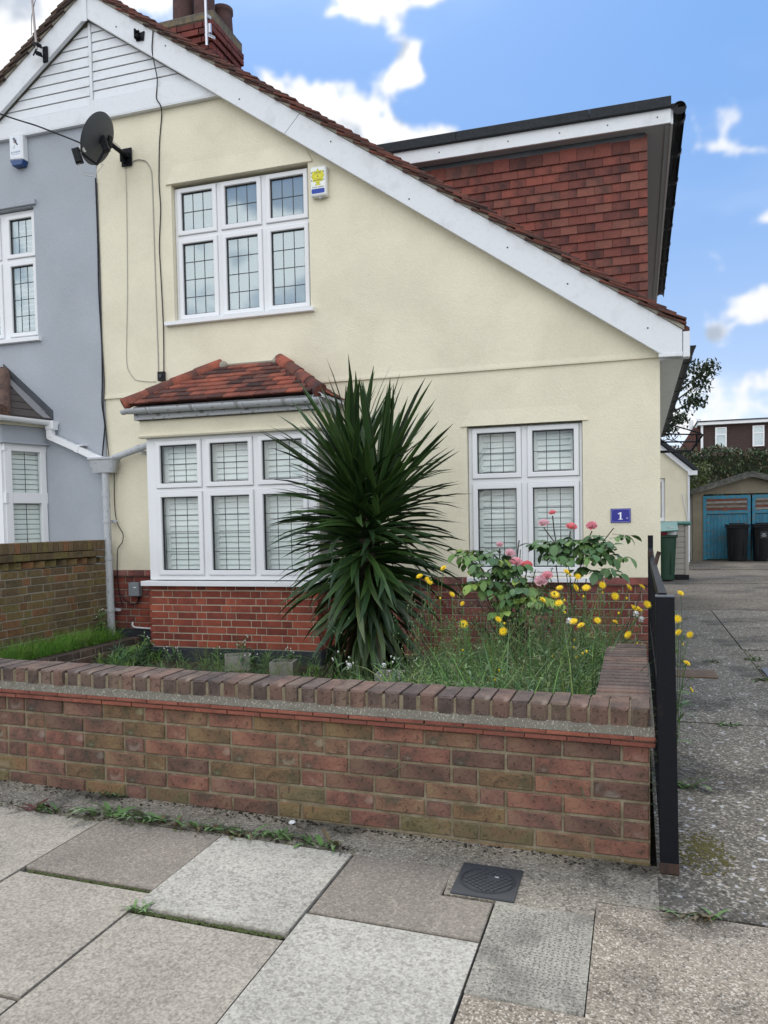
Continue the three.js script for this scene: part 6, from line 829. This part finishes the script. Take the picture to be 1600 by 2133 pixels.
// ---- weeds in the pavement joints
{
  const r = rng(211), red = leafMat([.09, .025, .02]), dry = leafMat([.16, .12, .06]);
  [[-2.55, 4.88, .1, 1, 'small reddish weed at the far left of the pavement joint'], [-2.28, 4.83, .15, 0, 'largest pale green weed in the joint along the wall'], [-2.10, 4.83, .11, 0, 'green weed in the joint right of the largest one'], [-1.98, 4.82, .11, 0, 'flat green weed in the joint near the dull slab'], [-1.84, 4.83, .08, 2, 'dried up weed tangle in the joint above the dull slab'], [-1.68, 4.82, .09, 0, 'small green weed at the corner of the pale slab'], [-1.58, 4.84, .08, 2, 'withered weed on the edge of the pale slab'], [-1.42, 4.81, .1, 0, 'upright little weed at the top edge of the pale slab'], [-1.24, 4.82, .1, 0, 'green weed at the right top corner of the pale slab'], [-2.37, 4.62, .07, 0, 'tiny yellow green weed right against the wall foot'], [-1.62, 5.50, .05, 0, 'tiny weed where four pavement slabs meet'], [.18, 4.96, .08, 2, 'scrubby pale weed in the crack before the gate'], [.55, 2.27, .07, 0, 'tuft of weeds on the driveway joint nearest the gate'], [1.0, .72, .12, 0, 'bright grass tuft at the right edge of the driveway joint'], [.66, -.1, .07, 0, 'small weed tuft in the middle of the driveway'], [1.01, -.3, .1, 0, 'weeds along the long driveway joint'], [.18, 3.6, .13, 0, 'leafy weed hanging out below the gate']].forEach(([x, z, s, k, label]) => {
    const t = thing('joint_weed', label, 'weed', [x, hgt(x, z) - .004, z]); for (let i = 0; i < 20; i++) { const m = mesh('leaf', i % 3 ? lance[1] : lance[0], k === 1 ? (i % 2 ? red : weedLeaf[0]) : k === 2 ? (i % 3 ? dry : weedLeaf[1]) : pick([weedLeaf[1], weedLeaf[3], weedLeaf[0], i % 4 ? weedLeaf[1] : dry], r), t, [(r() - .5) * s * 1.5, .004, (r() - .5) * s * .5], [-.25 + (r() - .5) * .5, r() * 6.28, 0]); m.scale.setScalar(s / .13 * mix(.55, 1.2, r())); }
  });
  { const fl = [], fl2 = []; for (let i = 0; i < 900; i++) { const x = mix(-3.4, -1.08, r()), z = 4.845 + (r() - .5) * .1 * (.4 + fbm3(x * 3, 1, 4, 3) * 1.4) + (x < -2.2 ? .02 : 0), L = mix(.006, .03, r() * r()), g = blade(L, L * mix(.15, .6, r()), .25 * r(), .5, 2); g.rotateZ((r() - .5) * .8).rotateY(r() * 6.28).translate(x, hgt(x, z) + .002 + r() * .006, z); (r() < .6 ? fl : fl2).push(g); } tag(mesh('leaf_litter', merge(fl), leafMat([.07, .048, .028], { roughness: 1 }), scene), 'brown withered litter lying along the pavement joint', 'litter', null, 'stuff'); tag(mesh('leaf_litter', merge(fl2), leafMat([.10, .12, .04], { roughness: 1 }), scene), 'green and yellow plant scraps along the pavement joint', 'litter', null, 'stuff'); }
  const bits = []; for (let i = 0; i < 1100; i++) { const x = mix(-3.6, .06, r()), nearWall = r() < .5, z = nearWall ? 4.612 + Math.pow(r(), 2) * .07 : 4.84 + (r() - .5) * .09 + (x < -2.2 ? .03 : 0); if (!nearWall && x > -1.05) continue; const s = mix(.0018, .006, r() * r()); const g = new THREE.IcosahedronGeometry(s, 0); g.scale(1 + r(), .6, 1 + r()); g.rotateY(r() * 6); g.translate(x, hgt(x, z) + s * .25, z); bits.push(g); }
  tag(mesh('soil_crumbs', merge(bits), M.soil, scene), 'crumbs of dark soil and grit along the foot of the wall', 'grit', null, 'stuff');
  const moss = []; for (let i = 0; i < 900; i++) { const u = r(); let x, z; if (u < .45) { x = mix(-1.65, -1.09, r()); z = 5.499 + (r() - .5) * .016; } else if (u < .75) { x = mix(-2.2, -1.66, r()); z = 5.37 + (r() - .5) * .014; } else { x = 1.01 + (r() - .5) * .05; z = mix(-2.5, 1.4, r()); } const s = mix(.002, .006, r()), g = new THREE.IcosahedronGeometry(s, 0); g.translate(x, hgt(x, z) + (u < .75 ? -.008 : .0), z); moss.push(g); }
  tag(mesh('joint_moss', merge(moss), leafMat([.06, .075, .02], { roughness: 1 }), scene), 'green moss growing in the open pavement and driveway joints', 'moss', null, 'stuff');
  const ms = []; for (let i = 0; i < 500; i++) { const a = r() * 6.28, d = Math.pow(r(), 1.2) * 1.5 * (.4 + 1.2 * fbm3(a * 1.3, 2, 1, 3)), x = .25 + Math.cos(a) * d * .08, z = 4.36 + Math.sin(a) * d * .15, s = mix(.002, .006, r()), g = new THREE.IcosahedronGeometry(s, 0); g.scale(1.4, .7, 1.4); g.translate(x, hgt(x, z) + .001, z); ms.push(g); } tag(mesh('yellow_moss', merge(ms), leafMat([.10, .088, .025], { roughness: 1 }), scene), 'yellow green moss patch on the driveway beside the gate post', 'moss', null, 'stuff');
  { const g = new THREE.IcosahedronGeometry(.016, 0); g.scale(1, .5, 1.2); const t = tag(mesh('paper_scrap', g, M.white, scene, [-1.43, hgt(-1.43, 4.66) + .008, 4.66]), 'small white scrap of litter lying at the wall foot', 'litter'); }
}
// ---- hedge and tree at the back
function leafCloud(n, seed, size, place, mats, parent, name = 'foliage') { const r = rng(seed), lists = mats.map(() => []), lf = [blade(size, size * .6, .2, .4, 2), blade(size * .8, size * .55, .4, .3, 2)]; for (let i = 0; i < n; i++) { const p = place(r); if (!p) continue; lists[Math.floor(r() * mats.length)].push(lf[i % 2].clone().rotateX((r() - .5) * 3).rotateY(r() * 6.28).translate(...p)); } lists.forEach((l, i) => { const m = mesh(name, merge(l), mats[i], parent); m.userData.kind = 'stuff'; }); }
{
  const t = thing('hedge', 'tall dark clipped conifer hedge behind the garage', 'hedge', [4.5, -.45, -25]); const r0 = rng(221);
  mesh('core', box(7.6, 4.0, 1.4, 0, 2.05, -.3), leafMat([.035, .05, .02]), t); for (let i = 0; i < 9; i++) mesh('trunk', rod([-3.5 + i * .85, 0, .2], [-3.5 + i * .85, 3.6, .1], .06, .03), stemDark, t);
  leafCloud(9000, 222, .13, (r) => { const x = mix(-3.9, 3.9, r()), top = 4.25 + .32 * (fbm3(x * 1.6, 3, 2, 4) - .5) * 2, f = r(); return f < .3 ? [x, top + (r() - .5) * .18, mix(-1.1, .6, r())] : [x, mix(.3, top, Math.sqrt(r())), .45 + .28 * fbm3(x * 2, r() * 2, 5, 2) + r() * .12]; }, [leafMat([.03, .06, .018]), leafMat([.05, .085, .025]), leafMat([.06, .07, .03]), leafMat([.11, .08, .045])], t);
}
{
  const t = thing('garden_shrub_tree', 'yellow green leafy bush between the extension and the garage roof', 'bush', [1.75, -.02, -19.6]); mesh('trunk', rod([0, 0, 0], [.05, 2.2, 0], .04, .02), stemDark, t); leafCloud(700, 225, .12, (r) => { const a = r() * 6.28, d = Math.sqrt(r()); return [Math.cos(a) * d * .5, 2.5 + (r() - .5) * 1.1, Math.sin(a) * d * .4]; }, [leafMat([.07, .10, .02], thin), leafMat([.11, .14, .03], thin)], t);
}
{
  const t = thing('back_garden_tree', 'leafy tree showing past the corner of the house eaves', 'tree', [.15, -.02, -13.2]), r0 = rng(231);
  mesh('trunk', [tube([[0, 0, 0], [.05, 1.5, .05], [-.02, 3, 0], [.1, 4.2, .1]], .09, 20, 8)], stemDark, t); const br = [[.75, 4.6, .2], [1.15, 4.15, .1], [.9, 5.05, .0], [.4, 5.3, .1], [1.3, 4.6, -.2], [.8, 3.75, .2], [-.6, 4.8, .2], [.2, 5.0, -.7], [1.45, 4.9, .1], [.55, 3.5, .3]]; for (const b of br) mesh('branch', tube([[.0, 3.0, .0], [b[0] * .4, mix(3.4, b[1], .5), b[2] * .4], b], .022, 12, 5), stemDark, t);
  leafCloud(2400, 232, .105, (r) => { const b = br[Math.floor(r() * br.length)], a = r() * 6.28, c = r() * 2 - 1, s = Math.sqrt(1 - c * c), d = Math.pow(r(), .6) * .36; return [b[0] + s * Math.cos(a) * d, b[1] + c * d * .7, b[2] + s * Math.sin(a) * d]; }, [leafMat([.022, .045, .012], thin), leafMat([.035, .065, .018], thin), leafMat([.016, .03, .01])], t);
}
renderer.render(scene, camera);
